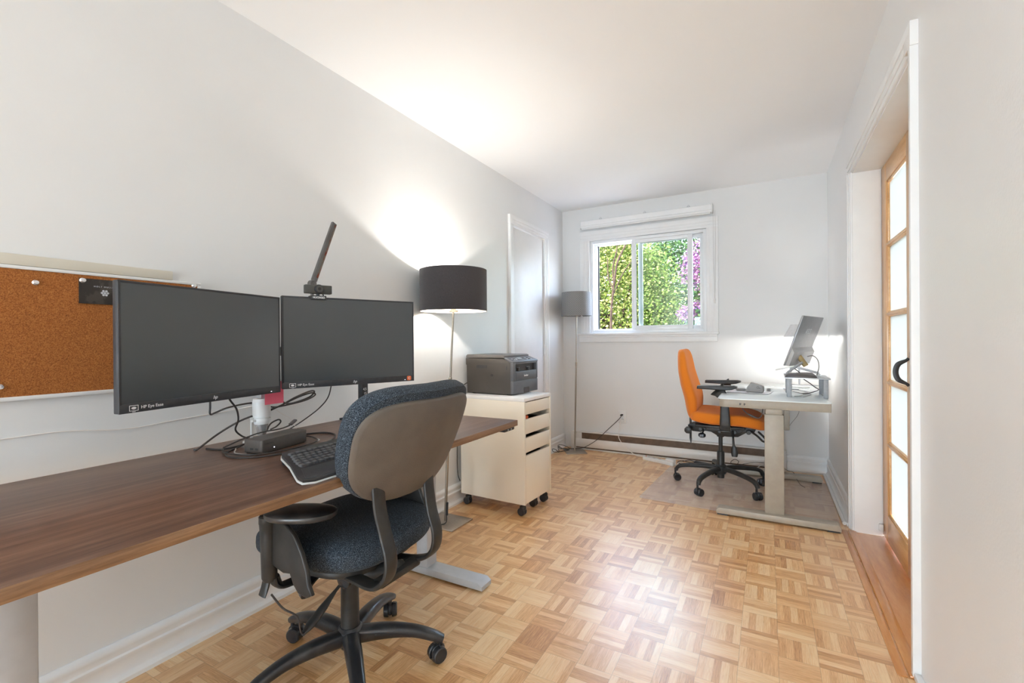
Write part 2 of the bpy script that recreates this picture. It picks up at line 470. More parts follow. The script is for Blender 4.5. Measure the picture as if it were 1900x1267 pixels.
def floormat_mat():
    m, nt, b = new_mat('translucent_mat')
    out = nt.nodes['Material Output']
    tc = N(nt, 'ShaderNodeTexCoord')
    nz = N(nt, 'ShaderNodeTexNoise', Scale=5, Detail=4)
    L(nt, tc.outputs['Object'], nz.inputs['Vector'])
    rp = N(nt, 'ShaderNodeValToRGB')
    rp.color_ramp.elements[0].color = c4((0.70, 0.68, 0.67))
    rp.color_ramp.elements[1].color = c4((0.80, 0.78, 0.78))
    L(nt, nz.outputs[0], rp.inputs[0])
    L(nt, rp.outputs[0], b.inputs['Base Color'])
    b.inputs['Roughness'].default_value = 0.2
    b.inputs['Coat Weight'].default_value = 0.6
    tr = N(nt, 'ShaderNodeBsdfTransparent')
    mx = N(nt, 'ShaderNodeMixShader')
    mx.inputs[0].default_value = 0.25
    L(nt, tr.outputs[0], mx.inputs[1])
    L(nt, b.outputs[0], mx.inputs[2])
    L(nt, mx.outputs[0], out.inputs[0])
    return m
M['mat_plastic'] = floormat_mat()

def bulb_mat(strength, col):
    m, nt, b = new_mat('lit_bulb')
    b.inputs['Emission Color'].default_value = c4(col)
    b.inputs['Emission Strength'].default_value = strength
    b.inputs['Base Color'].default_value = c4((0.9, 0.9, 0.88))
    return m
M['bulb'] = bulb_mat(6, (1.0, 0.9, 0.75))
M['status_led'] = bulb_mat(3, (0.8, 0.8, 1.0))

# ------------------------------------------------------------------ mesh helpers
def frame(o, x, y=None, z=None):
    """matrix with origin o and given axes"""
    x = Vector(x).normalized()
    if z is None:
        y = Vector(y).normalized()
        z = x.cross(y).normalized()
        y = z.cross(x).normalized()
    else:
        z = Vector(z).normalized()
        y = z.cross(x).normalized()
    m = Matrix((x, y, z)).transposed().to_4x4()
    m.translation = Vector(o)
    return m

def merge(bm, t, mtx=None):
    if mtx is not None:
        bmesh.ops.transform(t, matrix=mtx, verts=t.verts)
    me = bpy.data.meshes.new('tmp')
    t.to_mesh(me)
    t.free()
    bm.from_mesh(me)
    bpy.data.meshes.remove(me)

def box(bm, lo, hi, bev=0.0, seg=2, mtx=None):
    t = bmesh.new()
    bmesh.ops.create_cube(t, size=1)
    lo, hi = Vector(lo), Vector(hi)
    c, s = (lo + hi) / 2, hi - lo
    for v in t.verts:
        v.co = Vector((c.x + v.co.x * s.x, c.y + v.co.y * s.y, c.z + v.co.z * s.z))
    if bev:
        bmesh.ops.bevel(t, geom=list(t.edges), offset=bev, segments=seg, profile=0.5, affect='EDGES')
    merge(bm, t, mtx)

def ring_faces(bm, rings, closed=False, cap=True):
    n = len(rings[0])
    last = len(rings) if closed else len(rings) - 1
    for i in range(last):
        a, b = rings[i], rings[(i + 1) % len(rings)]
        for j in range(n):
            k = (j + 1) % n
            try:
                bm.faces.new((a[j], a[k], b[k], b[j]))
            except ValueError:
                pass
    if cap and not closed:
        try:
            bm.faces.new(list(reversed(rings[0])))
            bm.faces.new(rings[-1])
        except ValueError:
            pass

def smooth_path(pts, sub=6, closed=False):
    P = [Vector(p) for p in pts]
    n = len(P)
    out = []
    rng = range(n) if closed else range(n - 1)
    for i in rng:
        if closed:
            p0, p1, p2, p3 = P[(i - 1) % n], P[i], P[(i + 1) % n], P[(i + 2) % n]
        else:
            p1, p2 = P[i], P[i + 1]
            p0 = P[i - 1] if i > 0 else p1 * 2 - p2
            p3 = P[i + 2] if i + 2 < n else p2 * 2 - p1
        for k in range(sub):
            t = k / sub
            out.append(0.5 * ((2 * p1) + (-p0 + p2) * t + (2 * p0 - 5 * p1 + 4 * p2 - p3) * t * t
                              + (-p0 + 3 * p1 - 3 * p2 + p3) * t * t * t))
    if not closed:
        out.append(P[-1])
    return out

def sweep(bm, path, w, h=None, seg=10, up=None, power=2.0, closed=False, ws=None, hs=None):
    """sweep a superellipse section (half sizes w across, h along up) along path; ws/hs scale per point"""
    h = w if h is None else h
    P = [Vector(p) for p in path]
    n = len(P)
    rings = []
    prev = None
    for i, p in enumerate(P):
        if closed:
            t = (P[(i + 1) % n] - P[i - 1]).normalized()
        else:
            t = (P[min(i + 1, n - 1)] - P[max(i - 1, 0)]).normalized()
        if up is not None:
            u = Vector(up)
            s = t.cross(u)
            if s.length < 1e-4:
                s = t.cross(Vector((1, 0, 0)))
            s.normalize()
            u = s.cross(t).normalized()
        else:
            if prev is None:
                a = Vector((0, 0, 1)) if abs(t.z) < 0.9 else Vector((1, 0, 0))
                s = t.cross(a).normalized()
            else:
                s = (prev - t * prev.dot(t)).normalized()
            u = s.cross(t).normalized()
            prev = s
        f = i / max(1, n - 1)
        kw = w * (interp(ws, f) if ws else 1)
        kh = h * (interp(hs, f) if hs else 1)
        ring = []
        for j in range(seg):
            a = 2 * PI * (j + 0.5) / seg
            ca, sa = math.cos(a), math.sin(a)
            e = 2 / power
            x = math.copysign(abs(ca) ** e, ca) * kw
            y = math.copysign(abs(sa) ** e, sa) * kh
            ring.append(bm.verts.new(p + s * x + u * y))
        rings.append(ring)
    ring_faces(bm, rings, closed)

def interp(a, f):
    x = f * (len(a) - 1)
    i = min(int(x), len(a) - 2)
    return a[i] + (a[i + 1] - a[i]) * (x - i)

def tube(bm, pts, r, seg=8, sub=6, closed=False, smooth=True):
    sweep(bm, smooth_path(pts, sub, closed) if smooth else pts, r, seg=seg, closed=closed)

def cyl(bm, p0, p1, r0, r1=None, seg=24, bev=0.0):
    r1 = r0 if r1 is None else r1
    p0, p1 = Vector(p0), Vector(p1)
    d = p1 - p0
    ln = d.length
    prof = [(0, 0), (r0 - bev, 0), (r0, bev), (r1, ln - bev), (r1 - bev, ln), (0, ln)] if bev else [(0, 0), (r0, 0), (r1, ln), (0, ln)]
    lathe(bm, prof, seg, Matrix.Translation(p0) @ d.to_track_quat('Z', 'Y').to_matrix().to_4x4())

def lathe(bm, prof, seg=32, mtx=None):
    t = bmesh.new()
    rings = []
    for r, z in prof:
        if r < 1e-6:
            rings.append([t.verts.new((0, 0, z))])
        else:
            rings.append([t.verts.new((r * math.cos(2 * PI * j / seg), r * math.sin(2 * PI * j / seg), z)) for j in range(seg)])
    for a, b in zip(rings[:-1], rings[1:]):
        for j in range(seg):
            k = (j + 1) % seg
            if len(a) == 1 and len(b) == 1:
                continue
            if len(a) == 1:
                t.faces.new((a[0], b[j], b[k]))
            elif len(b) == 1:
                t.faces.new((a[j], a[k], b[0]))
            else:
                t.faces.new((a[j], a[k], b[k], b[j]))
    bmesh.ops.recalc_face_normals(t, faces=t.faces)
    merge(bm, t, mtx)

def prism(bm, outline, depth, mtx=None, bev=0.0, seg=2):
    """extrude a 2D outline (x, y) from z=0 to z=depth"""
    t = bmesh.new()
    lo = [t.verts.new((x, y, 0)) for x, y in outline]
    hi = [t.verts.new((x, y, depth)) for x, y in outline]
    n = len(lo)
    t.faces.new(list(reversed(lo)))
    t.faces.new(hi)
    for i in range(n):
        k = (i + 1) % n
        t.faces.new((lo[i], lo[k], hi[k], hi[i]))
    bmesh.ops.recalc_face_normals(t, faces=t.faces)
    if bev:
        es = [e for e in t.edges if abs(e.verts[0].co.z - e.verts[1].co.z) < 1e-7]
        bmesh.ops.bevel(t, geom=es, offset=bev, segments=seg, profile=0.5, affect='EDGES')
    merge(bm, t, mtx)

def rrect(x0, y0, x1, y1, r, n=5):
    """rounded rectangle outline, r a number or four corner radii (bl, br, tr, tl)"""
    rs = (r,) * 4 if isinstance(r, (int, float)) else r
    out = []
    for (cx, cy, a0, q) in ((x0, y0, 180, rs[0]), (x1, y0, 270, rs[1]), (x1, y1, 0, rs[2]), (x0, y1, 90, rs[3])):
        sx = 1 if cx == x0 else -1
        sy = 1 if cy == y0 else -1
        for k in range(n + 1):
            a = R(a0 + 90 * k / n)
            out.append((cx + sx * q + q * math.cos(a), cy + sy * q + q * math.sin(a)))
    return out

def blob(bm, a, b, c, e1=0.6, e2=0.6, fn=None, mtx=None, nu=44, nv=22):
    """superellipsoid, e small = boxy; fn(Vector)->Vector bends it"""
    t = bmesh.new()
    def pw(v, e):
        return math.copysign(abs(v) ** e, v)
    rings = []
    for i in range(nv + 1):
        ph = -PI / 2 + PI * i / nv
        cp, sp_ = pw(math.cos(ph), e1), pw(math.sin(ph), e1)
        if i in (0, nv):
            rings.append([t.verts.new((0, 0, c * sp_))])
            continue
        rings.append([t.verts.new((a * cp * pw(math.cos(2 * PI * j / nu), e2), b * cp * pw(math.sin(2 * PI * j / nu), e2), c * sp_)) for j in range(nu)])
    for p, q in zip(rings[:-1], rings[1:]):
        for j in range(nu):
            k = (j + 1) % nu
            if len(p) == 1:
                t.faces.new((p[0], q[k], q[j]))
            elif len(q) == 1:
                t.faces.new((p[j], p[k], q[0]))
            else:
                t.faces.new((p[j], p[k], q[k], q[j]))
    if fn:
        for v in t.verts:
            v.co = fn(v.co.copy())
    bmesh.ops.recalc_face_normals(t, faces=t.faces)
    merge(bm, t, mtx)

def obj(name, bm, mat, parent=None, smooth=True, angle=35, kind=None, label=None):
    me = bpy.data.meshes.new(name)
    bm.to_mesh(me)
    bm.free()
    for m in (mat if isinstance(mat, (list, tuple)) else [mat]):
        me.materials.append(m)
    if smooth:
        me.shade_smooth()
        me.set_sharp_from_angle(angle=R(angle))
    o = bpy.data.objects.new(name, me)
    COL.objects.link(o)
    if parent is not None:
        o.parent = parent
    if kind:
        o['kind'] = kind
    if label:
        o['label'] = label
    return o

def tag(o, label, cat, group=None, kind=None):
    o['label'] = label
    o['category'] = cat
    if group:
        o['group'] = group
    if kind:
        o['kind'] = kind
    return o

def thing(name, label, cat, loc=(0, 0, 0), rz=0, group=None, mtx=None):
    o = bpy.data.objects.new(name, None)
    COL.objects.link(o)
    o.empty_display_size = 0.05
    if mtx is not None:
        o.matrix_world = mtx
    else:
        o.location = loc
        o.rotation_euler = (0, 0, rz)
    return tag(o, label, cat, group)

def part(name, mat, parent, *calls, smooth=True, angle=35, label=None, kind=None):
    bm = bmesh.new()
    for c in calls:
        c(bm)
    return obj(name, bm, mat, parent, smooth, angle, label=label, kind=kind)

def P_(f, *a, **k):
    return lambda bm: f(bm, *a, **k)

def text(name, s, size, mat, parent, o, x, y, extrude=0.0004, align='LEFT', bold=0.0, shear=0.0, spacing=1.0):
    cu = bpy.data.curves.new(name, 'FONT')
    cu.body = s
    cu.size = size
    cu.extrude = extrude
    cu.offset = bold
    cu.shear = shear
    cu.space_character = spacing
    cu.align_x = align
    cu.align_y = 'CENTER'
    tmp = bpy.data.objects.new('tmp_text', cu)
    COL.objects.link(tmp)
    dg = bpy.context.evaluated_depsgraph_get()
    me = bpy.data.meshes.new_from_object(tmp.evaluated_get(dg))
    bpy.data.objects.remove(tmp)
    bpy.data.curves.remove(cu)
    me.transform(frame(o, x, y))
    me.name = name
    me.materials.clear()
    me.materials.append(mat)
    ob = bpy.data.objects.new(name, me)
    COL.objects.link(ob)
    ob.parent = parent
    return ob

def struct(name, mat, *calls, smooth=True, parent=None):
    o = part(name, mat, parent, *calls, smooth=smooth)
    if parent is None:
        o['kind'] = 'structure'
    return o

# ------------------------------------------------------------------ room shell
WT = 0.14
OY0, OY1, OZ = 1.985, 3.262, 2.052           # doorway in the right wall
struct('floor', M['floor'], P_(box, (XL - WT, YF - WT, -0.06), (XR, YB + WT, 0)))
struct('ceiling', M['ceiling'], P_(box, (XL - WT, YF - WT, ZC), (XR + 0.3, YB + WT, ZC + 0.1)))
CY0, CY1, CZ = 3.428, 4.052, 2.075            # closet door in the left wall
struct('wall_left', M['wall'],
       P_(box, (XL - WT, YF - WT, 0), (XL, CY0, ZC)),
       P_(box, (XL - WT, CY1, 0), (XL, YB + WT, ZC)),
       P_(box, (XL - WT, CY0, CZ), (XL, CY1, ZC)))
WX0, WX1, WZ0, WZ1 = -1.575, -0.475, 1.165, 2.105   # window opening
struct('wall_back', M['wall'],
       P_(box, (XL, YB, 0), (WX0, YB + WT, ZC)),
       P_(box, (WX1, YB, 0), (XR, YB + WT, ZC)),
       P_(box, (WX0, YB, 0), (WX1, YB + WT, WZ0)),
       P_(box, (WX0, YB, WZ1), (WX1, YB + WT, ZC)))
struct('wall_right', M['wall_glossy'],
       P_(box, (XR, YF - WT, 0), (XR + 0.125, OY0, ZC)),
       P_(box, (XR, OY1, 0), (XR + 0.125, YB + WT, ZC)),
       P_(box, (XR, OY0, OZ), (XR + 0.125, OY1, ZC)))
struct('wall_front', M['wall'],
       P_(box, (XL, YF - WT, 0), (XR, YF, ZC)))

# baseboards: profile swept along walls
def baseboard(name, a, b, nrm, h=0.135, parent=None):
    a, b, n = Vector(a), Vector(b), Vector(nrm)
    prof = [(0, 0), (0.026, 0), (0.026, 0.014), (0.017, 0.026), (0.0145, 0.03), (0.0145, 0.072), (0.017, 0.076),
            (0.017, 0.086), (0.0125, 0.092), (0.0125, 0.106), (0.0145, 0.110), (0.0145, 0.120), (0.009, 0.131), (0.004, h), (0, h)]
    def f(bm):
        ra = [bm.verts.new(a + n * x + Vector((0, 0, z))) for x, z in prof]
        rb = [bm.verts.new(b + n * x + Vector((0, 0, z))) for x, z in prof]
        ring_faces(bm, [ra, rb])
        bmesh.ops.recalc_face_normals(bm, faces=bm.faces)
    return struct(name, M['trim'], f, parent=parent)
baseboard('baseboard_left', (XL, YF, 0), (XL, 3.353, 0), (1, 0, 0))
baseboard('baseboard_left_corner', (XL, 4.131, 0), (XL, YB, 0), (1, 0, 0))
baseboard('baseboard_back', (0.135, YB, 0), (XR, YB, 0), (0, -1, 0))
baseboard('baseboard_right_far', (XR, OY1 + 0.075, 0), (XR, YB, 0), (-1, 0, 0))
struct('baseboard_right_near', M['trim'], P_(box, (XR - 0.020, YF, 0), (XR, 1.940, 0.022), 0.004))
# white quarter tube lying at the foot of the right baseboard
struct('trim_1', M['trim'], P_(cyl, (XR - 0.036, OY1 + 0.09, 0.011), (XR - 0.036, YB - 0.04, 0.011), 0.0105))

# door casings (profiled boards)
def casing_v(bm, x, s, y0, y1, z1, inner_low):
    """vertical casing on a side wall; x wall plane, s into-room sign; profile steps"""
    w = y1 - y0
    steps = ((0.0, 0.30, 0.012), (0.26, 0.62, 0.017), (0.58, 1.0, 0.022)) if inner_low else ((0.0, 0.42, 0.022), (0.38, 0.74, 0.017), (0.70, 1.0, 0.012))
    for a, b_, t in steps:
        xs = sorted((x - s * 0.004 * t / 0.022, x + s * t))
        box(bm, (xs[0], y0 + w * a, 0), (xs[1], y0 + w * b_, z1), 0.002)

def casing_h(bm, x, s, y0, y1, z0, z1):
    w = z1 - z0
    xs = sorted((x - s * 0.003, x + s * 0.0218))
    box(bm, (xs[0], y0 - 0.0025, z0 + 0.0012), (xs[1], y0 + 0.072, z1 + 0.0012), 0.002)
    for a, b_, t in ((0.0, 0.30, 0.012), (0.26, 0.62, 0.017), (0.58, 1.0, 0.022)):
        xs = sorted((x, x + s * t))
        e_ = 0.0006 * (t - 0.012) / 0.005
        box(bm, (xs[0], y0 - e_, z0 + w * a), (xs[1], y1 + e_, z0 + w * b_), 0.002)

# closet door, left wall
d1 = part('door_1', M['trim'], None, P_(box, (XL - 0.045, CY0 + 0.004, 0.01), (XL - 0.008, CY1 - 0.004, CZ - 0.012), 0.002))
d1['kind'] = 'structure'
part('door_casing', M['trim'], d1, P_(casing_v, XL, 1, CY0 - 0.075, CY0 + 0.002, CZ - 0.001, False), P_(casing_v, XL, 1, CY1 - 0.002, CY1 + 0.075, CZ - 0.001, True),
     P_(casing_h, XL, 1, CY0 - 0.075, CY1 + 0.075, CZ - 0.002, 2.148))
for z in (1.76, 1.02, 0.3):
    part('door_hinge', M['vinyl'], d1, P_(cyl, (XL + 0.001, CY1 - 0.006, z - 0.045), (XL + 0.001, CY1 - 0.006, z + 0.045), 0.006))

# doorway right wall: jamb lining + casing + threshold
JX = XR + 0.125
struct('trim_2', M['trim'],
       P_(casing_v, XR, -1, 1.942, OY0 + 0.004, OZ - 0.003, False), P_(casing_v, XR, -1, OY1 - 0.004, OY1 + 0.072, OZ - 0.003, True),
       P_(casing_h, XR, -1, 1.942, OY1 + 0.072, OZ - 0.004, 2.128))
struct('trim_3', M['trim'],
       P_(box, (XR - 0.002, OY0 - 0.0, 0.0), (JX, OY0 + 0.012, OZ)), P_(box, (XR - 0.002, OY1 - 0.012, 0.0), (JX, OY1, OZ)),
       P_(box, (XR - 0.002, OY0, OZ - 0.012), (JX, OY1, OZ)))
struct('trim_4', M['pine_board'], P_(box, (XR, OY0, -0.06), (JX + 0.30, OY1, 0.004), 0.002))
struct('trim_5', M['pine_board'], P_(box, (XR - 0.030, OY0 - 0.045, 0.0), (XR + 0.008, OY1 + 0.0, 0.009), 0.004), P_(box, (XR - 0.062, OY0 - 0.045, 0.0), (XR - 0.034, OY1 + 0.0, 0.003), 0.001))

struct('door_light_block', M['trim'], P_(box, (JX + 0.0005, OY1 - 0.0005, 0), (JX + 0.06, OY1 + 0.12, 2.25)), P_(box, (JX + 0.0005, OY0 - 0.12, 2.046), (JX + 0.06, OY1 - 0.001, 2.25)), P_(box, (JX + 0.0005, OY0 - 0.12, 0), (JX + 0.06, OY0 - 0.013, 2.045)))  # added frame behind the leaves, blocks light leaking through the door gaps
def glazed_leaf(name, y0, y1, lead_y, with_handle):
    """pine five-light door leaf standing just beyond the jamb"""
    x0, x1 = JX + 0.004, JX + 0.040
    d = bpy.data.objects.new(name, None)
    COL.objects.link(d)
    d['kind'] = 'structure'
    st = 0.118
    zt = 2.04
    part('stile', M['pine'], d, P_(box, (x0, y0, 0.012), (x1, y0 + st, zt), 0.003))
    part('stile', M['pine'], d, P_(box, (x0, y1 - st, 0.012), (x1, y1, zt), 0.003))
    ya, yb = y0 + st, y1 - st
    part('top_rail', M['pine_rail'], d, P_(box, (x0, ya, 1.94), (x1, yb, zt), 0.002))
    part('bottom_rail', M['pine_rail'], d, P_(box, (x0, ya, 0.012), (x1, yb, 0.155), 0.002))
    zs = [0.155, 0.535, 0.868, 1.232, 1.602, 1.94]
    for z in zs[1:-1]:
        part('glazing_bar', M['pine_rail'], d, P_(box, (x0 + 0.004, ya, z - 0.014), (x1 - 0.004, yb, z + 0.014), 0.004), P_(box, (x0 - 0.001, ya, z - 0.007), (x1, yb, z + 0.007), 0.003))
    for za, zb in zip(zs[:-1], zs[1:]):
        part('pane', M['frost'], d, P_(box, (x0 + 0.016, ya + 0.002, za + 0.010), (x0 + 0.021, yb - 0.002, zb - 0.010)))
        def bead(bm, za=za, zb=zb):
            for (a, b_) in (((ya, za), (ya + 0.011, zb)), ((yb - 0.011, za), (yb, zb)), ((ya, za), (yb, za + 0.011)), ((ya, zb - 0.011), (yb, zb))):
                box(bm, (x0 + 0.005, a[0], a[1]), (x0 + 0.014, b_[0], b_[1]), 0.003)
        part('bead', M['pine_rail'], d, bead)
    if with_handle:
        hy, hz = lead_y, 0.951
        pts = [(x0 - 0.002, hy, hz + 0.062), (x0 - 0.012, hy, hz + 0.052), (x0 - 0.040, hy, hz + 0.034), (x0 - 0.049, hy, hz), (x0 - 0.040, hy, hz - 0.034), (x0 - 0.012, hy, hz - 0.052), (x0 - 0.002, hy, hz - 0.062)]
        part('handle', M['black'], d, P_(sweep, smooth_path(pts, 5), 0.011, 0.0035, 10, (0, 1, 0), 3.0, ws=(0.6, 0.6, 1, 1, 1, 0.6, 0.6)),
             P_(prism, [(0, 0), (0.01, 0.012), (0.006, 0.026), (0, 0.036), (-0.006, 0.026), (-0.01, 0.012)], 0.003, frame((x0, hy, hz + 0.056), (0, 1, 0), (0, 0, 1))),
             P_(prism, [(0, 0), (0.01, -0.012), (0.006, -0.026), (0, -0.036), (-0.006, -0.026), (-0.01, -0.012)][::-1], 0.003, frame((x0, hy, hz - 0.056), (0, 1, 0), (0, 0, 1))))
        part('floor_guide', M['white_plastic'], d, P_(box, (x0 - 0.022, y1 - 0.028, 0.035), (x0 - 0.002, y1 - 0.013, 0.075), 0.003), P_(cyl, (x0 - 0.012, y1 - 0.030, 0.055), (x0 - 0.012, y1 - 0.026, 0.055), 0.004))
    return d
glazed_leaf('door_2', 2.617, 3.258, 2.690, True)
glazed_leaf('door_3', 1.974, 2.613, 2.540, False)

# ------------------------------------------------------------------ window
w1 = bpy.data.objects.new('window_1', None)
COL.objects.link(w1)
w1['kind'] = 'structure'
def win_casing(bm):
    y = YB
    for a, b_, t in ((0.0, 0.3, 0.012), (0.26, 0.6, 0.017), (0.56, 1.0, 0.022)):
        w = 0.095
        e_ = 0.0006 * (t - 0.012) / 0.005
        box(bm, (WX0 - w * b_, y - t, WZ0), (WX0 - w * a + 0.003, y + e_, WZ1 - 0.002), 0.002)
        box(bm, (WX1 + w * a - 0.003, y - t, WZ0), (WX1 + w * b_, y + e_, WZ1 - 0.002), 0.002)
        box(bm, (WX0 - w - e_, y - t, WZ1 + w * a - 0.003), (WX1 + w + e_, y + e_, WZ1 + w * b_), 0.002)
part('casing', M['trim'], w1, win_casing)
part('sill', M['trim'], w1, P_(box, (-1.70, YB - 0.045, 1.148), (-0.375, YB + 0.10, 1.172), 0.006), P_(box, (-1.685, YB - 0.022, 1.082), (-0.39, YB, 1.150), 0.004),
     P_(box, (-1.685, YB - 0.030, 1.128), (-0.39, YB, 1.150), 0.006))
def rframe(bm, x0, x1, z0, z1, y0, y1, w, wl=None, wr=None, wb=None, bev=0.003):
    wl = wl or w; wr = wr or w; wb = wb or w
    box(bm, (x0, y0, z0), (x0 + wl, y1, z1), bev)
    box(bm, (x1 - wr, y0, z0), (x1, y1, z1), bev)
    box(bm, (x0 + wl - 0.001, y0, z0), (x1 - wr + 0.001, y1, z0 + wb), bev)
    box(bm, (x0 + wl - 0.001, y0, z1 - w), (x1 - wr + 0.001, y1, z1), bev)
part('frame', M['vinyl'], w1, P_(rframe, WX0 + 0.002, WX1 - 0.002, WZ0 + 0.006, WZ1 - 0.002, YB + 0.010, YB + 0.132, 0.030),
     P_(rframe, WX0 + 0.03, WX1 - 0.03, WZ0 + 0.034, WZ1 - 0.03, YB + 0.060, YB + 0.132, 0.014))
# inner sliding sash (right) and the outer sash seen behind it
fs = part('sliding_sash', M['vinyl'], w1, P_(rframe, -1.160, -0.600, WZ0 + 0.030, WZ1 - 0.022, YB + 0.030, YB + 0.056, 0.042, wr=0.045, wb=0.046))
part('pane', M['glass'], fs, P_(box, (-1.126, YB + 0.041, WZ0 + 0.07), (-0.643, YB + 0.045, WZ1 - 0.056)))
fs2 = part('outer_sash', M['vinyl'], w1, P_(rframe, -1.105, -0.520, WZ0 + 0.040, WZ1 - 0.034, YB + 0.072, YB + 0.098, 0.030, wl=0.040, wr=0.022))
part('pane', M['glass'], fs2, P_(box, (-1.068, YB + 0.083, WZ0 + 0.06), (-0.54, YB + 0.087, WZ1 - 0.06)))
part('screen_edge', M['chair_dark'], w1, P_(box, (-1.523, YB + 0.102, WZ0 + 0.045), (-1.511, YB + 0.120, WZ1 - 0.042)))

bl = thing('roller_blind', 'white rolled-up blind cassette above the window with its cord', 'blind', (-1.04, YB, 2.265))
def cassette(bm):
    prof = [(0, -0.034), (-0.058, -0.034), (-0.062, -0.020), (-0.056, -0.012), (-0.060, 0.030), (-0.054, 0.036), (0, 0.036)]
    ra = [bm.verts.new((-0.612, y, z)) for y, z in prof]
    rb = [bm.verts.new((0.612, y, z)) for y, z in prof]
    ring_faces(bm, [ra, rb])
    bmesh.ops.recalc_face_normals(bm, faces=bm.faces)
part('cassette', M['trim'], bl, cassette)
for x in (-0.614, 0.614):
    part('end_cap', M['white_plastic'], bl, P_(box, (x - 0.006, -0.066, -0.040), (x + 0.006, 0, 0.042), 0.003))
for x in (-0.40, 0.03, 0.42):
    part('bracket', M['alu_grey'], bl, P_(box, (x - 0.013, -0.058, 0.033), (x + 0.013, -0.004, 0.038), 0.001), P_(tube, [(x - 0.013, -0.058, 0.035), (x, -0.060, 0.050), (x + 0.013, -0.058, 0.035)], 0.0016, 6))
part('bottom_bar', M['white_plastic'], bl, P_(cyl, (-0.60, -0.045, -0.040), (0.60, -0.045, -0.040), 0.010))
part('cord', M['cable_grey'], bl, P_(tube, [(0.622, -0.04, -0.02), (0.626, -0.035, -0.5), (0.632, -0.03, -0.80)], 0.0012, 6), P_(tube, [(0.640, -0.04, -0.02), (0.640, -0.035, -0.5), (0.634, -0.03, -0.80)], 0.0012, 6),
     label='thin white cord')
part('cord_tassel', M['white_plastic'], bl, P_(lathe, [(0, 0), (0.005, 0.004), (0.009, 0.03), (0.004, 0.044), (0, 0.046)], 12, Matrix.Translation((0.633, -0.03, -0.845))))

# ------------------------------------------------------------------ baseboard heater
h = thing('baseboard_heater', 'long low electric heater running along the back wall under the window', 'heater', (0, YB, 0))
part('casing', M['heater'], h, P_(box, (-1.715, -0.008, 0.020), (0.100, -0.001, 0.180)),
     P_(prism, [(0.028, 0.046), (0.026, 0.058), (0.060, 0.068), (0.088, 0.066), (0.108, 0.056), (0.110, 0.046)], 1.815, frame((-1.715, 0, 0), (0, 0, 1), (0, -1, 0), (1, 0, 0))),
     label='white front plate')
part('grille', M['heater_dark'], h, P_(box, (-1.655, -0.050, 0.090), (0.100, -0.008, 0.170)), label='dark slot along the top')
part('top_lip', M['heater'], h, P_(box, (-1.735, -0.054, 0.169), (0.118, 0.0, 0.180), 0.003), P_(box, (-1.715, -0.050, 0.100), (-1.655, -0.006, 0.170), 0.003))
part('bottom_slot', M['heater_dark'], h, P_(box, (-1.715, -0.052, 0.010), (0.100, -0.010, 0.040)))
part('bottom_lip', M['heater'], h, P_(box, (-1.715, -0.068, 0.002), (0.100, -0.005, 0.012), 0.002))
for x0 in (-1.845, 0.100):
    part('end_cap', M['heater'], h, P_(box, (x0 + (0.0 if x0 > 0 else 0.08), -0.072, 0.002), (x0 + (0.032 if x0 > 0 else 0.13), -0.001, 0.178), 0.004))

# ------------------------------------------------------------------ wall outlet
wo_ = thing('wall_outlet', 'white double outlet on the back wall under the window', 'outlet', (-1.253, YB, 0.350))
part('cover_plate', M['white_plastic'], wo_, P_(box, (-0.038, -0.006, -0.062), (0.038, 0, 0.062), 0.003))
for z in (0.02, -0.024):
    part('socket', M['trim'], wo_, P_(prism, rrect(-0.017, z - 0.015, 0.017, z + 0.015, 0.010), 0.003, frame((0, -0.006, 0), (1, 0, 0), (0, 0, 1))),
         P_(box, (-0.008, -0.0105, z - 0.003), (-0.006, -0.009, z + 0.007)), P_(box, (0.006, -0.0105, z - 0.003), (0.008, -0.009, z + 0.007)))

# ------------------------------------------------------------------ standing desk on the left
DX0, DX1, DY0, DY1, DZ = -1.815, -1.040, -0.02, 1.945, 0.730
dk = thing('standing_desk', 'long dark walnut standing desk with grey metal legs along the left wall', 'desk', ((DX0 + DX1) / 2, (DY0 + DY1) / 2, 0))
cx, cy = dk.location.x, dk.location.y
def loc(dk_):
    return lambda a: (a[0] - dk_.location.x, a[1] - dk_.location.y, a[2] - dk_.location.z)
ld = loc(dk)
top = part('tabletop', M['walnut'], dk, P_(box, ld((DX0 + 0.002, DY0 + 0.002, DZ - 0.026)), ld((DX1 - 0.002, DY1 - 0.002, DZ)), 0.0015))
part('edge_band', M['walnut_edge'], top, P_(box, ld((DX1 - 0.002, DY0, DZ - 0.026)), ld((DX1, DY1, DZ)), 0.0008))
part('edge_band', M['walnut_edge'], top, P_(box, ld((DX0, DY0, DZ - 0.026)), ld((DX0 + 0.002, DY1, DZ)), 0.0008))
part('edge_band', M['walnut_edge_x'], top, P_(box, ld((DX0, DY1 - 0.002, DZ - 0.026)), ld((DX1, DY1, DZ)), 0.0008))
part('edge_band', M['walnut_edge_x'], top, P_(box, ld((DX0, DY0, DZ - 0.026)), ld((DX1, DY0 + 0.002, DZ)), 0.0008))
for y in (1.760, 0.358):
    lg = part('leg', M['alu_grey'], dk, P_(box, ld((-1.468, y - 0.030, 0.40)), ld((-1.418, y + 0.030, 0.672)), 0.003), P_(box, ld((-1.475, y - 0.036, 0.028)), ld((-1.411, y + 0.036, 0.64)), 0.003))
    part('foot', M['alu_grey'], dk, P_(prism, [(-1.765, 0.006), (-1.765, 0.026), (-1.74, 0.038), (-1.125, 0.038), (-1.105, 0.024), (-1.105, 0.006)], 0.082,
                                     Matrix.Translation(ld((0, 0, 0))) @ frame((0, y + 0.041, 0), (1, 0, 0), (0, 0, 1), (0, -1, 0)), bev=0.003))
    part('side_bracket', M['alu_grey'], dk, P_(box, ld((-1.72, y - 0.025, 0.670)), ld((-1.13, y + 0.025, 0.7035)), 0.003))
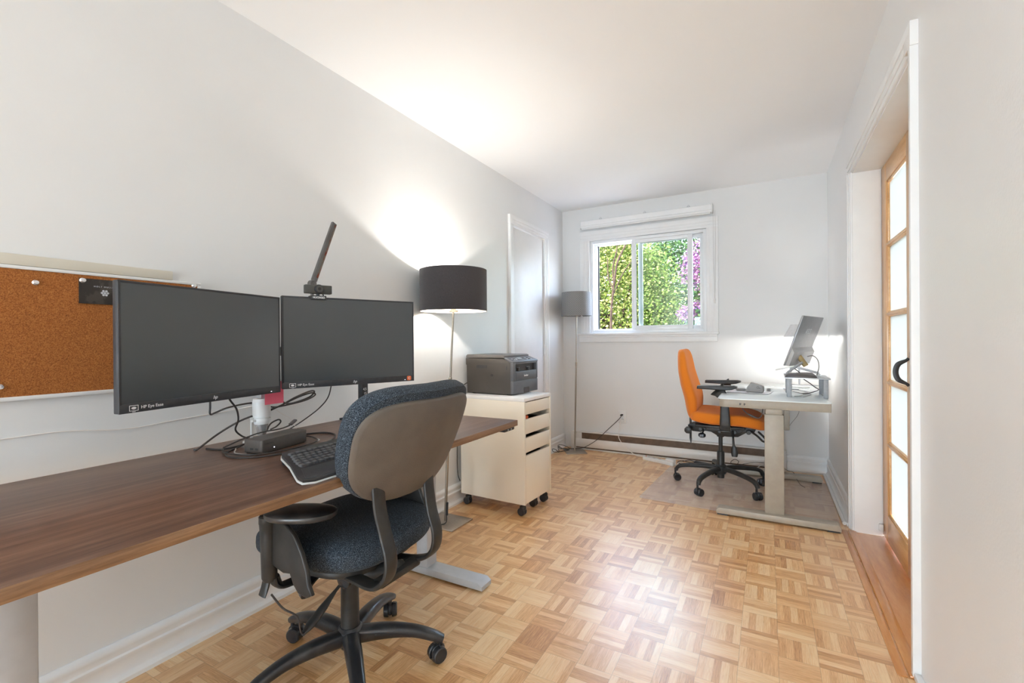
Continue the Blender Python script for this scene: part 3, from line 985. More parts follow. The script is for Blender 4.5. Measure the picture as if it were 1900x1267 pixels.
for x in (-1.735, -1.14):
    for y in (1.760, 0.358):
        part('levelling_pad', M['black'], dk, P_(cyl, ld((x, y, 0)), ld((x, y, 0.008)), 0.018))
part('cross_rail', M['alu_grey'], dk, P_(box, ld((-1.48, 0.352, 0.672)), ld((-1.40, 1.760, 0.702)), 0.003))
hs = part('hand_switch', M['black'], dk, P_(box, ld((-1.115, 1.835, 0.688)), ld((-1.046, 1.925, 0.7035)), 0.005), label='black up and down switch')
for i in range(2):
    part('button', M['button'], hs, P_(cyl, ld((-1.0465, 1.862 + i * 0.03, 0.696)), ld((-1.0445, 1.862 + i * 0.03, 0.696)), 0.004, seg=12))

# ------------------------------------------------------------------ monitors
def monitor(name, label, pa, pb, z0, z1, sticker):
    """pa, pb: floor-plan ends of the screen (left, right as seen)"""
    pa, pb = Vector(pa), Vector(pb)
    d = pb - pa
    W, H = d.length, z1 - z0
    c = (pa + pb) / 2
    t = thing(name, label, 'monitor', (c.x, c.y, z0), math.atan2(d.y, d.x))
    hw = W / 2
    part('housing', M['bezel'], t, P_(box, (-hw, 0.002, 0), (hw, 0.020, H), 0.003), P_(box, (-hw * 0.55, 0.018, 0.05), (hw * 0.55, 0.046, H - 0.09), 0.012))
    part('bezel', M['bezel'], t, P_(box, (-hw, -0.0012, 0), (hw, 0.003, 0.0235), 0.001), P_(box, (-hw, -0.0012, H - 0.006), (hw, 0.003, H), 0.001),
         P_(box, (-hw, -0.0012, 0.02), (-hw + 0.006, 0.003, H), 0.001), P_(box, (hw - 0.006, -0.0012, 0.02), (hw, 0.003, H), 0.001))
    part('screen', M['screen'], t, P_(box, (-hw + 0.005, 0.0, 0.022), (hw - 0.005, 0.002, H - 0.005)))
    # eye logo: outlined box, lens shape, and the words
    ex = -hw + 0.034
    def eye(bm):
        for lo, hi in (((-0.011, 0.006), (0.011, 0.0072)), ((-0.011, -0.0072), (0.011, -0.006)), ((-0.011, -0.0072), (-0.0098, 0.0072)), ((0.0098, -0.0072), (0.011, 0.0072)), ((-0.004, -0.0098), (0.004, -0.0086))):
            box(bm, (ex + lo[0], -0.0017, 0.0118 + lo[1]), (ex + hi[0], -0.0010, 0.0118 + hi[1]))
        lens = [(0.006 * math.cos(a), 0.0032 * math.sin(a) * abs(math.sin(a)) ** 0.3) for a in [2 * PI * i / 20 for i in range(20)]]
        prism(bm, lens, 0.0006, frame((ex, -0.0011, 0.0118), (1, 0, 0), (0, 0, 1)))
    part('eye_logo', M['white_print'], t, eye, smooth=False)
    text('lettering', 'HP Eye Ease', 0.0115, M['white_print'], t, (ex + 0.017, -0.0013, 0.0118), (1, 0, 0), (0, 0, 1))
    text('maker_logo', 'hp', 0.015, M['white_print'], t, (-0.004, -0.0013, 0.0122), (1, 0, 0), (0, 0, 1), shear=0.35)
    part('power_light', M['status_led'], t, P_(box, (hw - 0.044, -0.0016, 0.006), (hw - 0.040, -0.001, 0.0075)))
    if sticker:
        part('sticker', M['orange_paper'], t, P_(prism, rrect(hw - 0.033, 0.004, hw - 0.014, 0.022, 0.005), 0.0006, frame((0, -0.0012, 0), (1, 0, 0), (0, 0, 1))), label='small coppery round sticker')
        text('sticker_mark', 'C', 0.014, M['white_print'], t, (hw - 0.028, -0.0018, 0.0125), (1, 0, 0), (0, 0, 1))
    part('mount_plate', M['black'], t, P_(box, (-0.05, 0.045, H * 0.42 - 0.05), (0.05, 0.056, H * 0.42 + 0.05), 0.003), P_(cyl, (0, 0.055, H * 0.42), (0, 0.075, H * 0.42), 0.02))
    return t
mon1 = monitor('monitor', 'left monitor over the walnut desk, partly covering the cork board', (-1.408, 0.541), (-1.513, 1.050), 0.931, 1.266, False)
mon2 = monitor('monitor', 'right monitor over the walnut desk, webcam on its top edge', (-1.518, 1.061), (-1.321, 1.537), 0.939, 1.274, True)

# twin monitor arm: clamp, post, two folded arms
ar = thing('dual_monitor_mount', 'black twin monitor arm with post clamped to the back of the walnut desk', 'monitor arm', (-1.75, 1.600, 0.730))
part('clamp', M['black'], ar, P_(box, (-0.035, 0.0, 0.0), (0.04, 0.10, 0.012), 0.003), P_(box, (-0.062, -0.035, -0.075), (-0.050, 0.035, 0.010), 0.002), P_(box, (-0.06, -0.035, -0.075), (0.0, 0.035, -0.066), 0.002))
part('post', M['black'], ar, P_(box, (-0.018, 0.042, 0.008), (0.012, 0.080, 0.40), 0.003))
text('post_lettering', '4.5', 0.018, M['white_print'], ar, (0.0128, 0.047, 0.143), (0, 1, 0), (0, 0, 1))
text('post_lettering', '15', 0.018, M['white_print'], ar, (0.0128, 0.051, 0.122), (0, 1, 0), (0, 0, 1))
part('post_label', M['white_print'], ar, P_(box, (0.0116, 0.048, 0.102), (0.0126, 0.074, 0.106)))
def arm_to(bm, mon, H=0.335):
    m = mon.matrix_world if False else Matrix.Translation(mon.location) @ Matrix.Rotation(mon.rotation_euler.z, 4, 'Z')
    e = m @ Vector((0, 0.078, H * 0.42)) - ar.location
    e2 = m @ Vector((0, 0.10, H * 0.42)) - ar.location
    cyl(bm, e, e2, 0.022, bev=0.003)
    s = Vector((-0.0, 0.061, e.z))
    mid = (s + e2) / 2 + Vector((-0.045, 0, 0.0))
    mid.x = max(mid.x, -0.085)
    for a, b_ in ((s, mid), (mid, e2)):
        sweep(bm, [a, b_], 0.014, 0.018, 12, (0, 0, 1), 3.0)
    for q in (s, mid, e2):
        cyl(bm, q - Vector((0, 0, 0.026)), q + Vector((0, 0, 0.026)), 0.020, bev=0.003)
for mo in (mon1, mon2):
    part('arm', M['black'], ar, P_(arm_to, mo))

# LED bar lamp rising behind the right monitor, held by the arm
lb = thing('led_desk_lamp', 'slim grey bar lamp slanting up from behind the right monitor', 'desk lamp', (-1.545, 1.225, 1.06))
tip, elb = Vector((-1.560, 1.330, 1.594)) - lb.location, Vector((-1.545, 1.210, 1.325)) - lb.location
part('stem', M['led_bar'], lb, P_(cyl, (0, -0.015, 0.0), (elb.x, elb.y, elb.z), 0.006), P_(box, (-0.018, -0.035, -0.012), (0.018, 0.005, 0.012), 0.003))
part('elbow', M['led_bar'], lb, P_(cyl, elb + Vector((-0.009, 0, 0.006)), elb + Vector((0.009, 0, 0.006)), 0.0165, bev=0.003), P_(cyl, elb, elb + (tip - elb).normalized() * 0.035, 0.011))
dd = (tip - elb).normalized()
fb = frame(elb + dd * 0.022, (0, 0, 1), dd, None)
side = dd.cross(Vector((1, 0, 0))).normalized()
mb = frame(elb + dd * 0.022, side, dd)
LN = (tip - elb).length - 0.022
part('light_bar', M['led_bar'], lb, P_(box, (-0.011, 0, -0.006), (0.011, LN, 0.006), 0.0015, mtx=mb))
part('diffuser', M['amber'], lb, P_(box, (-0.0095 if side.y < 0 else 0.002, 0.004, -0.0072 if (mb.to_3x3() @ Vector((0, 0, 1))).x < 0 else 0.0052), (-0.001 if side.y < 0 else 0.0095, LN - 0.006, -0.0052 if (mb.to_3x3() @ Vector((0, 0, 1))).x < 0 else 0.0072), 0.0, mtx=mb),
     label='brown-red reflecting strip')

# webcam on the right monitor
wc = thing('webcam', 'small black webcam clipped on top of the right monitor', 'webcam', (-1.470, 1.175, 1.274), math.atan2(0.476, 0.197) + 0.0)
part('body', M['webcam'], wc, P_(box, (-0.048, -0.016, 0.012), (0.048, 0.008, 0.044), 0.003))
ln_ = part('lens', M['black'], wc, P_(cyl, (0, -0.012, 0.029), (0, -0.024, 0.029), 0.0175, 0.016, bev=0.001))
part('lens_ring', M['webcam'], ln_, P_(lathe, [(0.006, 0), (0.012, 0), (0.012, 0.002), (0.006, 0.002)], 24, frame((0, -0.0242, 0.029), (1, 0, 0), (0, 0, 1))))
part('lens_glass', M['black_gloss'], ln_, P_(cyl, (0, -0.024, 0.029), (0, -0.0255, 0.029), 0.0055, seg=20))
part('clip', M['black'], wc, P_(box, (-0.026, -0.0075, -0.010), (0.030, -0.0017, 0.006), 0.002), P_(box, (-0.026, -0.006, 0.001), (0.030, 0.030, 0.005), 0.0015), P_(box, (-0.026, 0.024, -0.03), (0.030, 0.030, 0.005), 0.0015), P_(cyl, (0, -0.003, 0.003), (0, -0.003, 0.014), 0.006))
text('lettering', 'NUOXGO', 0.0095, M['white_print'], wc, (0.002, -0.0078, -0.002), (1, 0, 0), (0, 0, 1), align='CENTER', bold=0.0003)
tag(part('webcam_cable', M['cable'], None, P_(tube, [(-1.478, 1.203, 1.292), (-1.484, 1.211, 1.280), (-1.512, 1.213, 1.276), (-1.53, 1.215, 1.2), (-1.54, 1.22, 1.1)], 0.0022, 6)),
    'thin black cable running down behind the webcam', 'cable')

# red-pink paper hanging behind the left monitor
tag(part('pink_note', M['red'], None, P_(box, (-1.5995, 1.048, 0.880), (-1.5985, 1.122, 0.962))), 'bright pink paper note showing between the two monitors', 'paper note')

# digital microscope hung in its holder
ms = thing('digital_microscope', 'white tubular microscope with chrome tip hanging behind the dock', 'microscope', (-1.650, 1.068, 0.730))
part('body', M['white_plastic'], ms, P_(lathe, [(0, 0.075), (0.024, 0.075), (0.026, 0.082), (0.026, 0.098), (0.029, 0.101), (0.029, 0.165), (0.027, 0.169), (0.0, 0.169)], 28))
part('focus_ring', M['white_plastic'], ms, P_(lathe, [(0.0275, 0.106), (0.0305, 0.108), (0.0305, 0.158), (0.0275, 0.160)], 20))
part('neck', M['silver'], ms, P_(box, (-0.014, -0.011, 0.169), (0.014, 0.011, 0.205), 0.003))
part('tip', M['chrome'], ms, P_(lathe, [(0, 0.034), (0.0135, 0.034), (0.0155, 0.040), (0.0215, 0.068), (0.0225, 0.075), (0, 0.075)], 28), label='chrome tip')
part('stand', M['white_plastic'], ms, P_(lathe, [(0.027, 0.086), (0.031, 0.086), (0.031, 0.096), (0.027, 0.096)], 24), P_(box, (-0.035, -0.006, 0.087), (-0.058, 0.006, 0.095)), P_(cyl, (-0.062, 0, 0.0), (-0.062, 0, 0.096), 0.005),
     P_(cyl, (-0.062, 0, 0.0), (-0.062, 0, 0.006), 0.03), P_(box, (0.0, -0.042, 0.087), (0.012, -0.026, 0.095), 0.002))

# dock
dc = thing('docking_station', 'dark grey brick-shaped docking station on the walnut desk', 'dock', (-1.545, 1.057, 0.730), R(101.0))
part('body', M['dock'], dc, P_(prism, rrect(-0.105, -0.040, 0.105, 0.040, 0.008), 0.045, Matrix.Translation((0, 0, 0.003)), bev=0.003))
part('rubber_base', M['black'], dc, P_(box, (-0.098, -0.034, 0), (0.098, 0.034, 0.004)))
part('status_light', M['status_led'], dc, P_(cyl, (-0.053, -0.0395, 0.016), (-0.053, -0.041, 0.016), 0.0018, seg=10))
for y in (-0.018, 0.004):
    part('port', M['black'], dc, P_(box, (-0.1058, y - 0.006, 0.014), (-0.1045, y + 0.006, 0.021)))
text('lettering', 'docking station', 0.0065, M['dark_print'], dc, (-0.095, -0.0402, 0.034), (1, 0, 0), (0, 0, 1))
for i, x in enumerate((-0.03, 0.0, 0.03, 0.06)):
    part('plug_socket', M['black'], dc, P_(box, (x - 0.008, 0.0395, 0.016), (x + 0.008, 0.0408, 0.030)))

# keyboard (wedge with sloped palm rest)
kb = thing('keyboard', 'black keyboard with white underside on the walnut desk', 'keyboard', (-1.185, 1.078, 0.731), R(90))
# local X along +y(world), local Y = -x(world) (away from the sitter)
KO = [(-0.245, -0.128), (-0.272, -0.112), (-0.268, -0.085), (-0.215, 0.02), (-0.182, 0.105), (-0.165, 0.128), (-0.12, 0.140), (0.12, 0.140), (0.165, 0.128), (0.182, 0.105), (0.215, 0.02), (0.268, -0.085), (0.272, -0.112), (0.245, -0.128)]
tilt = Matrix.Rotation(R(5.0), 4, 'X') @ Matrix.Identity(4)
KM = Matrix.Translation((0, 0, 0.0105)) @ tilt
part('base', M['white_plastic'], kb, P_(prism, [(x * 1.01, y * 1.01) for x, y in KO], 0.005, KM, bev=0.001), label='white underside')
part('deck', M['black'], kb, P_(prism, KO, 0.010, KM @ Matrix.Translation((0, 0, 0.005)), bev=0.003))
part('palm_rest', M['bezel'], kb, P_(prism, [(-0.242, -0.122), (-0.262, -0.108), (-0.226, -0.044), (0.226, -0.044), (0.262, -0.108), (0.242, -0.122)], 0.004, KM @ Matrix.Translation((0, 0, 0.013)), bev=0.002))
for x in (-0.15, 0.15):
    part('riser_foot', M['black'], kb, P_(box, (x - 0.02, 0.105, 0.001), (x + 0.02, 0.12, 0.017)))
kt = bmesh.new()
t_ = bmesh.new()
bmesh.ops.create_cube(t_, size=1)
for v in t_.verts:
    k_ = 0.78 if v.co.z > 0 else 1.0
    v.co = Vector((v.co.x * 0.0178 * k_, v.co.y * 0.0178 * k_, (v.co.z + 0.5) * 0.0075))
bmesh.ops.bevel(t_, geom=list(t_.edges), offset=0.0012, segments=2, affect='EDGES')
merge(kt, t_)
key0 = obj('key', kt, M['key'], kb)
n_ = 0
for r_ in range(6):
    yy = -0.022 + r_ * 0.0205 + (0.006 if r_ == 5 else 0)
    off = (-0.040, -0.034, -0.026, -0.016, -0.006, 0.004)[r_]
    nk = (20, 19, 18, 18, 17, 16)[r_]
    c_ = 0
    while c_ < nk:
        wide = 1
        if r_ == 0 and c_ == 6:
            wide = 5
        xx = -0.166 + off + (c_ + (wide - 1) / 2) * 0.0207
        if n_ == 0:
            k = key0
        else:
            k = key0.copy()
            COL.objects.link(k)
            k.parent = kb
        k.matrix_local = KM @ Matrix.Translation((xx, yy, 0.0135)) @ Matrix.Diagonal((1.0 * wide + (wide - 1) * 0.15, 1, 1, 1))
        n_ += 1
        c_ += wide

# cables on the desk
def cable(name, label, pts, r=0.0028, mat='cable', seg=8, plug=None, sub=6):
    bm = bmesh.new()
    tube(bm, pts, r, seg, sub)
    if plug:
        o = thing(name, label, 'cable')
        obj('cord', bm, M[mat], o)
        a, b_, s, pm = plug
        a, b_ = Vector(a), Vector(b_)
        part('plug', M[pm], o, P_(sweep, [a, b_], s, s * 0.55, 8, (0, 0, 1), 4.0))
        return o
    return tag(obj(name, bm, M[mat]), label, 'cable')
TZ = DZ + 0.0032
cable('dock_cable', 'black cable looped round the front of the docking station', [(-1.668, 1.060, TZ + .02), (-1.66, 0.985, TZ), (-1.61, 0.915, TZ), (-1.53, 0.888, TZ), (-1.46, 0.935, TZ), (-1.425, 1.02, TZ), (-1.42, 1.12, TZ), (-1.46, 1.22, TZ), (-1.53, 1.30, TZ), (-1.60, 1.31, TZ), (-1.645, 1.26, TZ), (-1.66, 1.20, TZ)], 0.0033)
cable('display_cable', 'second dark cable coiled beside the left end of the dock', [(-1.70, 0.97, TZ + .006), (-1.655, 0.93, TZ + .006), (-1.59, 0.90, TZ + .006), (-1.50, 0.915, TZ + .006), (-1.455, 0.97, TZ + .006), (-1.445, 1.08, TZ + .006), (-1.475, 1.17, TZ + .006), (-1.535, 1.20, TZ + .008), (-1.58, 1.195, TZ + .01)], 0.0026, 'cable')
cable('usb_cable', 'pale grey cable lying along the front of the dock', [(-1.64, 0.965, TZ + .001), (-1.57, 0.925, TZ + .001), (-1.49, 0.950, TZ + .001), (-1.462, 1.02, TZ + .001), (-1.462, 1.12, TZ + .001), (-1.50, 1.20, TZ + .001), (-1.56, 1.215, TZ + .001)], 0.0020, 'cable_grey')
cable('monitor_cable', 'black cable dropping from the left monitor to the desk', [(-1.555, 0.885, 0.985), (-1.575, 0.905, 0.925), (-1.60, 0.945, 0.88), (-1.665, 0.990, 0.83), (-1.70, 1.00, 0.79), (-1.71, 1.03, 0.76), (-1.69, 1.05, TZ + .012), (-1.665, 1.00, TZ + .004), (-1.68, 0.94, TZ), (-1.74, 0.92, TZ)], 0.0032)
cable('monitor_power_cable', 'black cable bent down to the wall cord behind the left monitor', [(-1.60, 0.86, 0.97), (-1.605, 0.862, 0.90), (-1.612, 0.866, 0.872), (-1.66, 0.91, 0.868), (-1.72, 0.99, 0.872), (-1.76, 1.10, 0.872), (-1.76, 1.20, 0.862)], 0.0032)
cable('coiled_cable', 'black cable bundled into hanging loops under the monitors', [(-1.60, 1.10, 1.00), (-1.605, 1.115, 0.90), (-1.63, 1.16, 0.87), (-1.67, 1.245, 0.868), (-1.69, 1.31, 0.878), (-1.69, 1.33, 0.897), (-1.67, 1.29, 0.902), (-1.64, 1.20, 0.888), (-1.63, 1.13, 0.865), (-1.66, 1.08, 0.845), (-1.70, 1.02, 0.82), (-1.735, 0.96, 0.78), (-1.75, 0.90, TZ + .004), (-1.76, 0.89, TZ)], 0.0034)
cable('looped_cable', 'dark cable doubled in a flat loop beside the microscope', [(-1.655, 1.095, 0.845), (-1.665, 1.16, 0.862), (-1.68, 1.25, 0.884), (-1.685, 1.315, 0.893), (-1.68, 1.325, 0.882), (-1.665, 1.27, 0.869), (-1.655, 1.19, 0.862), (-1.65, 1.12, 0.86), (-1.66, 1.09, 0.87)], 0.0030)
cable('power_cable', 'thin black cable hanging from the right monitor to the desk', [(-1.505, 1.27, 0.99), (-1.52, 1.275, 0.935), (-1.56, 1.29, 0.88), (-1.62, 1.29, 0.83), (-1.70, 1.27, 0.775), (-1.74, 1.24, 0.745), (-1.745, 1.20, TZ)], 0.0024)
cable('dongle_cable', 'short dark looped cable with plug resting on top of the dock', [(-1.655, 0.93, TZ + .01), (-1.63, 0.98, 0.765), (-1.60, 1.03, 0.783), (-1.592, 1.10, 0.785), (-1.61, 1.15, 0.787), (-1.62, 1.17, 0.79)], 0.0025, plug=((-1.62, 1.165, 0.789), (-1.632, 1.195, 0.800), 0.008, 'laptop'))
cable('hanging_loop', 'small dark cable loop standing up behind the dock', [(-1.64, 1.08, 0.775), (-1.645, 1.10, 0.80), (-1.65, 1.135, 0.81), (-1.65, 1.145, 0.80), (-1.64, 1.12, 0.787), (-1.63, 1.09, 0.782)], 0.0028)
cable('white_wall_cable', 'thin white cable sagging along the left wall under the cork board', [(XL + .004, 0.20, 0.846), (XL + .004, 0.448, 0.844), (XL + .004, 0.584, 0.843), (XL + .004, 0.732, 0.824), (XL + .004, 0.875, 0.830), (XL + .004, 1.054, 0.838), (XL + .02, 1.12, 0.845), (-1.78, 1.17, 0.86)], 0.0016, 'cable_white')
cable('sensor_wire', 'fine pale wire curving down behind the microscope', [(-1.70, 1.14, 0.86), (-1.69, 1.17, 0.83), (-1.68, 1.21, 0.80), (-1.665, 1.22, 0.765), (-1.66, 1.23, TZ)], 0.0011, 'cable_white')

# ------------------------------------------------------------------ cork board
cb_ = thing('cork_board', 'large cork notice board with white frame on the left wall', 'cork board', (XL, 0.30, 1.14))
part('cork_panel', M['cork'], cb_, P_(box, (0.002, -0.66, -0.182), (0.014, 0.66, 0.184)))
part('frame', M['trim'], cb_, P_(box, (0.0, -0.67, 0.180), (0.018, 0.667, 0.190), 0.002), P_(box, (0.0, -0.67, -0.192), (0.018, 0.667, -0.180), 0.002),
     P_(box, (0.0005, -0.6695, -0.180), (0.0175, -0.658, 0.180), 0.001), P_(box, (0.0005, 0.655, -0.180), (0.0175, 0.6665, 0.180), 0.001))
tag(part('ivory_rail', M['ivory'], None, P_(box, (XL, -0.45, 1.331), (XL + 0.016, 0.874, 1.362), 0.002)), 'ivory strip along the wall on top of the cork board', 'rail')
pinm = bmesh.new()
lathe(pinm, [(0, 0), (0.0065, 0), (0.0075, 0.002), (0.005, 0.004), (0.0035, 0.008), (0.0055, 0.011), (0.0055, 0.013), (0, 0.0135)], 16, frame((0, 0, 0), (0, 1, 0), (0, 0, 1)))
pin0 = obj('push_pin', pinm, M['chrome'])
pins = [((XL + 0.014, 0.518, 1.285), 'silver push pin alone on the upper left of the cork board'),
        ((XL + 0.0165, 0.623, 1.303), 'silver push pin holding the corner of the black card'),
        ((XL + 0.014, 0.942, 1.318), 'silver push pin in the upper right corner of the cork board'),
        ((XL + 0.014, 0.445, 0.990), 'silver push pin at the lower left edge of the photo')]
for i, (p_, lab) in enumerate(pins):
    q = pin0 if i == 0 else pin0.copy()
    if i:
        COL.objects.link(q)
    q.location = p_
    tag(q, lab, 'push pin', 'push pins on the cork board')
cd = thing('black_card', 'black folded card with silver emblem pinned to the cork board', 'card', (XL + 0.0145, 0.615, 1.232))
part('card', M['card'], cd, P_(box, (0, 0, 0), (0.0018, 0.165, 0.078), 0.0), P_(box, (0.0, 0.0, 0.0), (0.006, 0.165, 0.001)))
text('lettering', 'HOLT HULLEN', 0.0062, M['silver_print'], cd, (0.0021, 0.036, 0.055), (0, 1, 0), (0, 0, 1), spacing=1.5)
def emblem(bm):
    for k in range(7):
        a = 2 * PI * k / 6
        cy_, cz_ = (0.0, 0.0) if k == 6 else (0.0075 * math.cos(a), 0.0072 * math.sin(a))
        prism(bm, [(cy_ + 0.0036 * math.cos(PI / 3 * j), cz_ + 0.0036 * math.sin(PI / 3 * j)) for j in range(6)], 0.0005, frame((0.0018, 0.064, 0.036), (0, 1, 0), (0, 0, 1)))
part('emblem', M['silver_print'], cd, emblem, smooth=False)

# ------------------------------------------------------------------ big floor lamp
def ease(a, b, t):
    return a + (b - a) * t
fl = thing('floor_lamp', 'tall floor lamp with wide charcoal drum shade, lit, behind the walnut desk', 'floor lamp', (-1.735, 2.295, 0))
LX, LY = 0.075, 0.0
part('base_plate', M['nickel'], fl, P_(box, (-0.115, -0.108, 0), (0.130, 0.108, 0.008), 0.002))
part('pole', M['steel'], fl, P_(cyl, (0, 0, 0.006), (LX * 0.62, LY * 0.62, 0.86), 0.0085), P_(cyl, (LX * 0.62, 0, 0.86), (LX, LY, 1.31), 0.0062), P_(cyl, (LX * .61, 0, 0.85), (LX * .625, 0, 0.885), 0.0105, bev=0.002))
part('switch', M['black'], fl, P_(cyl, (0.016, -0.006, 0.045), (0.020, -0.006, 0.125), 0.008, bev=0.002), P_(tube, [(0.017, -0.008, 0.05), (0.03, -0.03, 0.015), (0.02, -0.07, 0.011), (-0.04, -0.10, 0.011), (-0.12, -0.12, 0.004)], 0.0028), label='black cord and foot switch')
part('socket', M['steel'], fl, P_(cyl, (LX, LY, 1.285), (LX, LY, 1.345), 0.017, bev=0.002), P_(cyl, (LX, LY, 1.280), (LX, LY, 1.288), 0.028))
SZ0, SZ1, SR = 1.285, 1.532, 0.2015
sh = part('lamp_shade', M['shade_dark'], fl, P_(lathe, [(SR, SZ0), (SR, SZ1), (SR - 0.002, SZ1), (SR - 0.002, SZ0), (SR, SZ0)], 96, Matrix.Translation((LX, LY, 0))))
part('shade_lining', M['shade_in'], sh, P_(lathe, [(SR - 0.0025, SZ0 + 0.001), (SR - 0.0025, SZ1 - 0.001), (SR - 0.0035, SZ1 - 0.001), (SR - 0.0035, SZ0 + 0.001), (SR - 0.0025, SZ0 + 0.001)], 96, Matrix.Translation((LX, LY, 0))))
def spider(bm):
    for k in range(3):
        a = 2 * PI * k / 3 + 0.5
        cyl(bm, (LX, LY, 1.290), (LX + (SR - 0.003) * math.cos(a), LY + (SR - 0.003) * math.sin(a), 1.290), 0.0018, seg=8)
part('shade_frame', M['steel'], sh, spider)
part('bulb', M['bulb'], fl, P_(blob, 0.028, 0.028, 0.038, 1, 1, None, Matrix.Translation((LX, LY, 1.382)), 20, 12))
light('floor_lamp_light', 'POINT', (-1.735 + LX, 2.295, 1.425), 17, (1.0, 0.95, 0.89), 0.022)

# small floor lamp in the corner
f2 = thing('floor_lamp', 'slim floor lamp with small dotted grey shade in the back corner, unlit', 'floor lamp', (-1.688, 4.395, 0), R(0))
f2b = Matrix.Rotation(R(33), 4, 'Z')
part('base_plate', M['nickel'], f2, P_(box, (-0.1, -0.1, 0), (0.1, 0.1, 0.007), 0.002, mtx=Matrix.Translation((0.015, -0.065, 0)) @ f2b))
part('pole', M['steel'], f2, P_(cyl, (0, -0.04, 0.005), (0.022, -0.04, 0.86), 0.0078), P_(cyl, (0.022, -0.04, 0.86), (0.030, -0.04, 1.37), 0.0052), P_(cyl, (0.022, -0.04, 0.85), (0.022, -0.04, 0.885), 0.0095))
part('socket', M['steel'], f2, P_(cyl, (0.03, -0.04, 1.335), (0.03, -0.04, 1.39), 0.015))
s2 = part('lamp_shade', M['shade_dots'], f2, P_(lathe, [(0.150, -0.116), (0.143, 0.116), (0.141, 0.116), (0.148, -0.116), (0.150, -0.116)], 80))
s2.location = (0.03, -0.045, 1.459)
part('shade_frame', M['steel'], f2, P_(cyl, (-0.11, -0.045, 1.350), (0.17, -0.045, 1.350), 0.0018, seg=8), P_(cyl, (0.03, -0.185, 1.350), (0.03, 0.095, 1.350), 0.0018, seg=8))
part('bulb', M['white_plastic'], f2, P_(blob, 0.026, 0.026, 0.034, 1, 1, None, Matrix.Translation((0.03, -0.04, 1.42)), 16, 10))

# ------------------------------------------------------------------ rolling drawer cabinet
CBX, CBY = -1.5675, 2.765
cb2 = thing('drawer_cabinet', 'cream drawer cabinet on black casters carrying the printer', 'cabinet', (CBX, CBY, 0), R(-2.5))
hx, hy = 0.248, 0.184
zb, ztp = 0.078, 0.744
part('side_panel', M['cream'], cb2, P_(box, (-hx, -hy, zb), (hx, -hy + 0.018, ztp - 0.022), 0.0015))
part('side_panel', M['cream'], cb2, P_(box, (-hx, hy - 0.018, zb), (hx, hy, ztp - 0.022), 0.0015))
part('top_panel', M['cream_top'], cb2, P_(box, (-hx, -hy, ztp - 0.022), (hx, hy, ztp), 0.002))
part('back_panel', M['cream'], cb2, P_(box, (-hx, -hy + 0.018, zb), (-hx + 0.006, hy - 0.018, ztp - 0.022)))
part('bottom_panel', M['cream'], cb2, P_(box, (-hx, -hy + 0.018, zb), (hx - 0.02, hy - 0.018, zb + 0.015)))
yl, yr = -hy + 0.020, hy - 0.020
fronts = [(0.640, 0.716), (0.518, 0.610), (0.402, 0.494), (0.082, 0.382)]
for z0, z1 in fronts:
    dr = part('drawer', M['cream'], cb2, P_(box, (hx - 0.017, yl, z0), (hx - 0.001, yr, z1), 0.0015))
    part('drawer_box', M['dark_inside'], dr, P_(box, (-hx + 0.05, yl + 0.012, z0 + 0.006), (hx - 0.018, yl + 0.024, z1 - 0.02)), P_(box, (-hx + 0.05, yr - 0.024, z0 + 0.006), (hx - 0.018, yr - 0.012, z1 - 0.02)),
         P_(box, (-hx + 0.05, yl + 0.012, z0 + 0.006), (hx - 0.018, yr - 0.012, z0 + 0.012)))
for (x, y) in ((hx - 0.035, -hy + 0.035), (hx - 0.035, hy - 0.035), (-hx + 0.035, -hy + 0.035), (-hx + 0.035, hy - 0.035), (hx - 0.05, 0.03)):
    cs = part('caster', M['chair_dark'], cb2, P_(cyl, (x, y, 0.05), (x, y, zb + 0.002), 0.008), P_(blob, 0.022, 0.016, 0.016, 0.8, 0.8, None, Matrix.Translation((x, y, 0.050)), 20, 12))
    for s_ in (-1, 1):
        part('wheel', M['black'], cs, P_(cyl, (x - 0.006, y + s_ * 0.004, 0.0255), (x - 0.006, y + s_ * 0.021, 0.0255), 0.0250, bev=0.004))
# things in the drawers
tag(part('orange_pouch', M['orange_paper'], None, P_(blob, 0.02, 0.035, 0.012, 0.7, 0.7, None, frame((CBX + 0.205, CBY - 0.128, 0.618), (1, 0, 0), (0, 1, 0)), 20, 12)), 'orange pouch showing in the gap above the second drawer', 'pouch')

# ------------------------------------------------------------------ printer
pr = thing('printer', 'dark grey laser printer standing on the cream cabinet', 'printer', (CBX - 0.072, CBY + 0.085, ztp + 0.004), R(-2.0))
px, py = 0.186, 0.172
part('foot', M['black'], pr, *[P_(cyl, (x, y, -0.004), (x, y, 0.003), 0.012) for x in (-0.15, 0.13) for y in (-0.14, 0.14)])
part('body', M['printer'], pr, P_(prism, [(-px, 0.002), (-px - 0.004, 0.190), (-px - 0.010, 0.195), (-px - 0.010, 0.238), (px - 0.075, 0.236), (px - 0.03, 0.222), (px - 0.02, 0.210), (px - 0.02, 0.002)], 2 * py,
                                     frame((0, py, 0), (1, 0, 0), (0, 0, 1), (0, -1, 0)), bev=0.003))
FX = px - 0.02
def front_shell(bm):
    # stepped front with an output slot cut by building around it
    def fb_(y0, y1, z0, z1, x1=px, bev=0.002):
        box(bm, (FX - 0.001, y0, z0), (x1, y1, z1), bev)
    fb_(-py, -py + 0.035, 0.093, 0.212)
    fb_(py - 0.022, py, 0.093, 0.212)
    fb_(-py + 0.033, py - 0.020, 0.093, 0.152)
    fb_(-py + 0.033, py - 0.020, 0.200, 0.212)
part('front_cover', M['printer_front'], pr, front_shell)
sl = part('output_slot', M['black'], pr, P_(box, (FX - 0.0005, -py + 0.034, 0.150), (FX + 0.001, py - 0.021, 0.201)))
